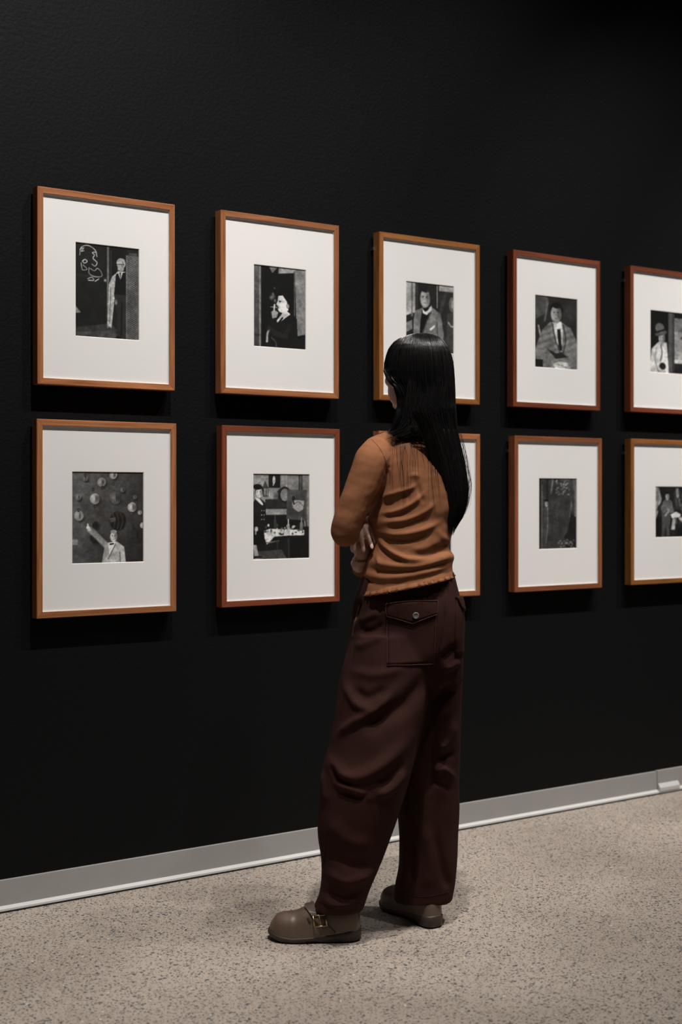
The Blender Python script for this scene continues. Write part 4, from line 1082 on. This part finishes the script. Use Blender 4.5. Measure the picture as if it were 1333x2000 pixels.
def tail_pt(u, y, off=0.0):
    xl, xr = np.interp(y, TAILy, [r[1] for r in TAIL]), np.interp(y, TAILy, [r[2] for r in TAIL])
    px = xl + (xr - xl) * u
    z = 3.775 + .045 * np.clip((y - 800) / 230, 0, 1) + .075 * max(0, u - .35) ** 1.3 - .010 * math.sin(math.pi * u)
    return P(px, y, z - off)
hair_parts = []
# inner mass of the hair
ys = [652.5, 655, 659, 664, 672, 684, 700, 720, 742, 765, 790, 812, 832, 848]
nphi = 49
V = []; 
for y in ys:
    for i in range(nphi):
        ph = phi_eff(-math.pi + 2 * math.pi * i / (nphi - 1), y)
        V.append(hair_pt(ph, y, -.0065))
for y in ys:
    for i in range(nphi):
        ph = phi_eff(-math.pi + 2 * math.pi * i / (nphi - 1), y)
        V.append(hair_pt(ph, y, -.012 if y > 658 else -.008))
Fc = []; k = len(ys) * nphi
for j in range(len(ys) - 1):
    for i in range(nphi - 1):
        a = j * nphi + i
        Fc.append((a, a + 1, a + nphi + 1, a + nphi)); Fc.append((k + a, k + a + nphi, k + a + nphi + 1, k + a + 1))
    for i in (0, nphi - 1):
        a = j * nphi + i; Fc.append((a, a + nphi, k + a + nphi, k + a))
for i in range(nphi - 1):
    a = (len(ys) - 1) * nphi + i; Fc.append((a, a + 1, k + a + 1, k + a))
hair_parts.append((V, Fc))
# inner mass of the tail down her back
ty = [815, 835, 860, 890, 920, 950, 980, 1005, 1022]; nu = 13; V = []
for off in (.004, -.012):
    for y in ty:
        for i in range(nu): V.append(tail_pt(.12 + (.66 - .10 * max(0, (y - 900) / 120)) * i / (nu - 1), y, off))
Fc = []; k = len(ty) * nu
for j in range(len(ty) - 1):
    for i in range(nu - 1):
        a = j * nu + i
        Fc.append((a, a + 1, a + nu + 1, a + nu)); Fc.append((k + a, k + a + nu, k + a + nu + 1, k + a + 1))
    for i in (0, nu - 1): a = j * nu + i; Fc.append((a, a + nu, k + a + nu, k + a))
hair_parts.append((V, Fc))
hv, hf = merge(hair_parts)
hair = link('hair', mesh('hair', hv, hf), M['hair'], body, True)
hair['label'] = 'long straight black hair'
# strands
strands = []
def bez(p0, p1, p2, n):
    t = np.linspace(0, 1, n)[:, None]
    return list((1 - t) ** 2 * p0 + 2 * t * (1 - t) * p1 + t * t * p2)
yy = np.array([652.3, 654, 657, 661, 666, 673, 682, 694, 708, 724, 742, 760, 778, 796])
for k in range(2600):
    phi0 = random.uniform(-math.pi, math.pi)
    off = random.uniform(-.0035, .0030) + .0020 * (.5 * math.sin(phi0 * 37) + .5 * math.sin(phi0 * 83 + 1)); wob = random.uniform(-.05, .05); f0 = random.uniform(0, 6)
    pts = []
    start = 0 if random.random() < .6 else random.randrange(0, 5)
    for j, y in enumerate(yy[start:]):
        ph = phi_eff(phi0 + wob * math.sin(y * .02 + f0), y)
        pts.append(hair_pt(ph, y + random.uniform(-.2, .2), off + .0006 * math.sin(y * .06 + f0)))
    ph = phi_eff(phi0, 796)
    px0, _, _ = proj(np.array([pts[-1]])); px0 = float(px0[0])
    if ph > math.radians(18) or (px0 < 822 and ph > -.2):
        # sweeps to the left and over the shoulder to the front
        f_ = random.random()
        mid = P(px0 - 6 - 10 * f_, 828 + 6 * f_, 3.815 + .05 * f_)
        end = P(756 + 46 * random.random() ** 1.4, 844 + 12 * random.random(), 3.83 + .05 * random.random())
        pts += bez(pts[-1], mid, end, 8)[1:]
    elif abs(ph) > math.radians(95):
        e = pts[-1]; pts += [e - UP * .03, e - UP * .07 + HF * .004]
    else:
        u = min(1, max(0, (px0 - 800) / 90 + random.uniform(-.16, .16)))
        end_y = random.choice([random.uniform(930, 1040), random.uniform(985, 1042)])
        for y in np.linspace(838, end_y, 9): pts.append(tail_pt(u, y, off + .005 + random.uniform(-.0006, .0006)))
    strands.append(pts)
for k in range(1500):
    u = random.random() ** .9; y1 = random.uniform(930, 1044) if random.random() < .6 else random.uniform(1000, 1046); y0 = random.uniform(790, 850)
    off = random.uniform(-.006, .010); w0 = random.uniform(-.14, .14)
    strands.append([tail_pt(u + w0 * (t ** 2) * (1 if u < .8 else .5), y0 + (y1 - y0) * t, off + .0005 * random.random()) for t in np.linspace(0, 1, 14)])
for k in range(700):                                       # the swept layer at the nape
    x0 = random.uniform(796, 872); y0 = random.uniform(735, 800)
    e = P(random.uniform(752, 838), random.uniform(842, 858), random.uniform(3.80, 3.85))
    s_ = P(x0, y0, random.uniform(3.808, 3.816))
    strands.append(bez(s_, P(x0 - 6 + random.uniform(-8, 4), 840 + random.uniform(-6, 8), 3.785), e, 12))
n_thin = len(strands)
for k in range(46):                                         # loose hairs lying on the back of the top
    x = random.choice([random.uniform(762, 856), random.gauss(782, 8), random.gauss(845, 8)]); y0 = random.uniform(838, 856); y1 = random.uniform(880, 1015); dx = random.uniform(-8, 10) + (x - 790) * .06
    strands.append([SB.at(x + dx * t * t, y0 + (y1 - y0) * t, .0018)[0] for t in np.linspace(0, 1, 12)])
for k in range(26):                                         # flyaways
    u = 1 + random.uniform(-.02, .10); y0 = random.uniform(820, 930); y1 = y0 + random.uniform(60, 110)
    strands.append([tail_pt(u + .05 * math.sin(t * 3), y0 + (y1 - y0) * t, 0) for t in np.linspace(0, 1, 10)])
for k in range(14):
    ph = random.uniform(-2.2, 2.2); strands.append([hair_pt(ph, 654 + 60 * t, .004 + .006 * math.sin(math.pi * t)) for t in np.linspace(0, 1, 9)])
for k in range(16):                                         # wisps in front of her left shoulder
    strands.append(bez(P(752, 842, 3.86), P(722, 856, 3.90), P(random.uniform(682, 712), random.uniform(868, 905), 3.92), 9))
thin = set(range(n_thin, len(strands)))
SV, SF, base = [], [], 0
for li, pts in enumerate(strands):
    p = np.asarray(pts); n = len(p)
    t = np.gradient(p, axis=0); t /= np.linalg.norm(t, axis=1)[:, None] + 1e-9
    a = np.cross(t, FWD + .3 * RGT); a /= np.linalg.norm(a, axis=1)[:, None] + 1e-9; b = np.cross(t, a)
    r = ((.00034 if li in thin else .00062) * np.minimum(1, (np.linspace(1, 0, n) * 3.0 + .18)))[:, None]
    for q in range(3):
        an = 2 * math.pi * q / 3
        SV.append(p + (a * math.cos(an) + b * math.sin(an)) * r)
    i = np.arange(n - 1)
    for q in range(3):
        q2 = (q + 1) % 3
        SF.append(np.stack([base + q * n + i, base + q2 * n + i, base + q2 * n + i + 1, base + q * n + i + 1], -1))
    base += 3 * n
so = link('hair_strands', quad_mesh('hair_strands', np.concatenate(SV), np.concatenate(SF)), M['hair'], hair, True)
so['kind'] = 'stuff'
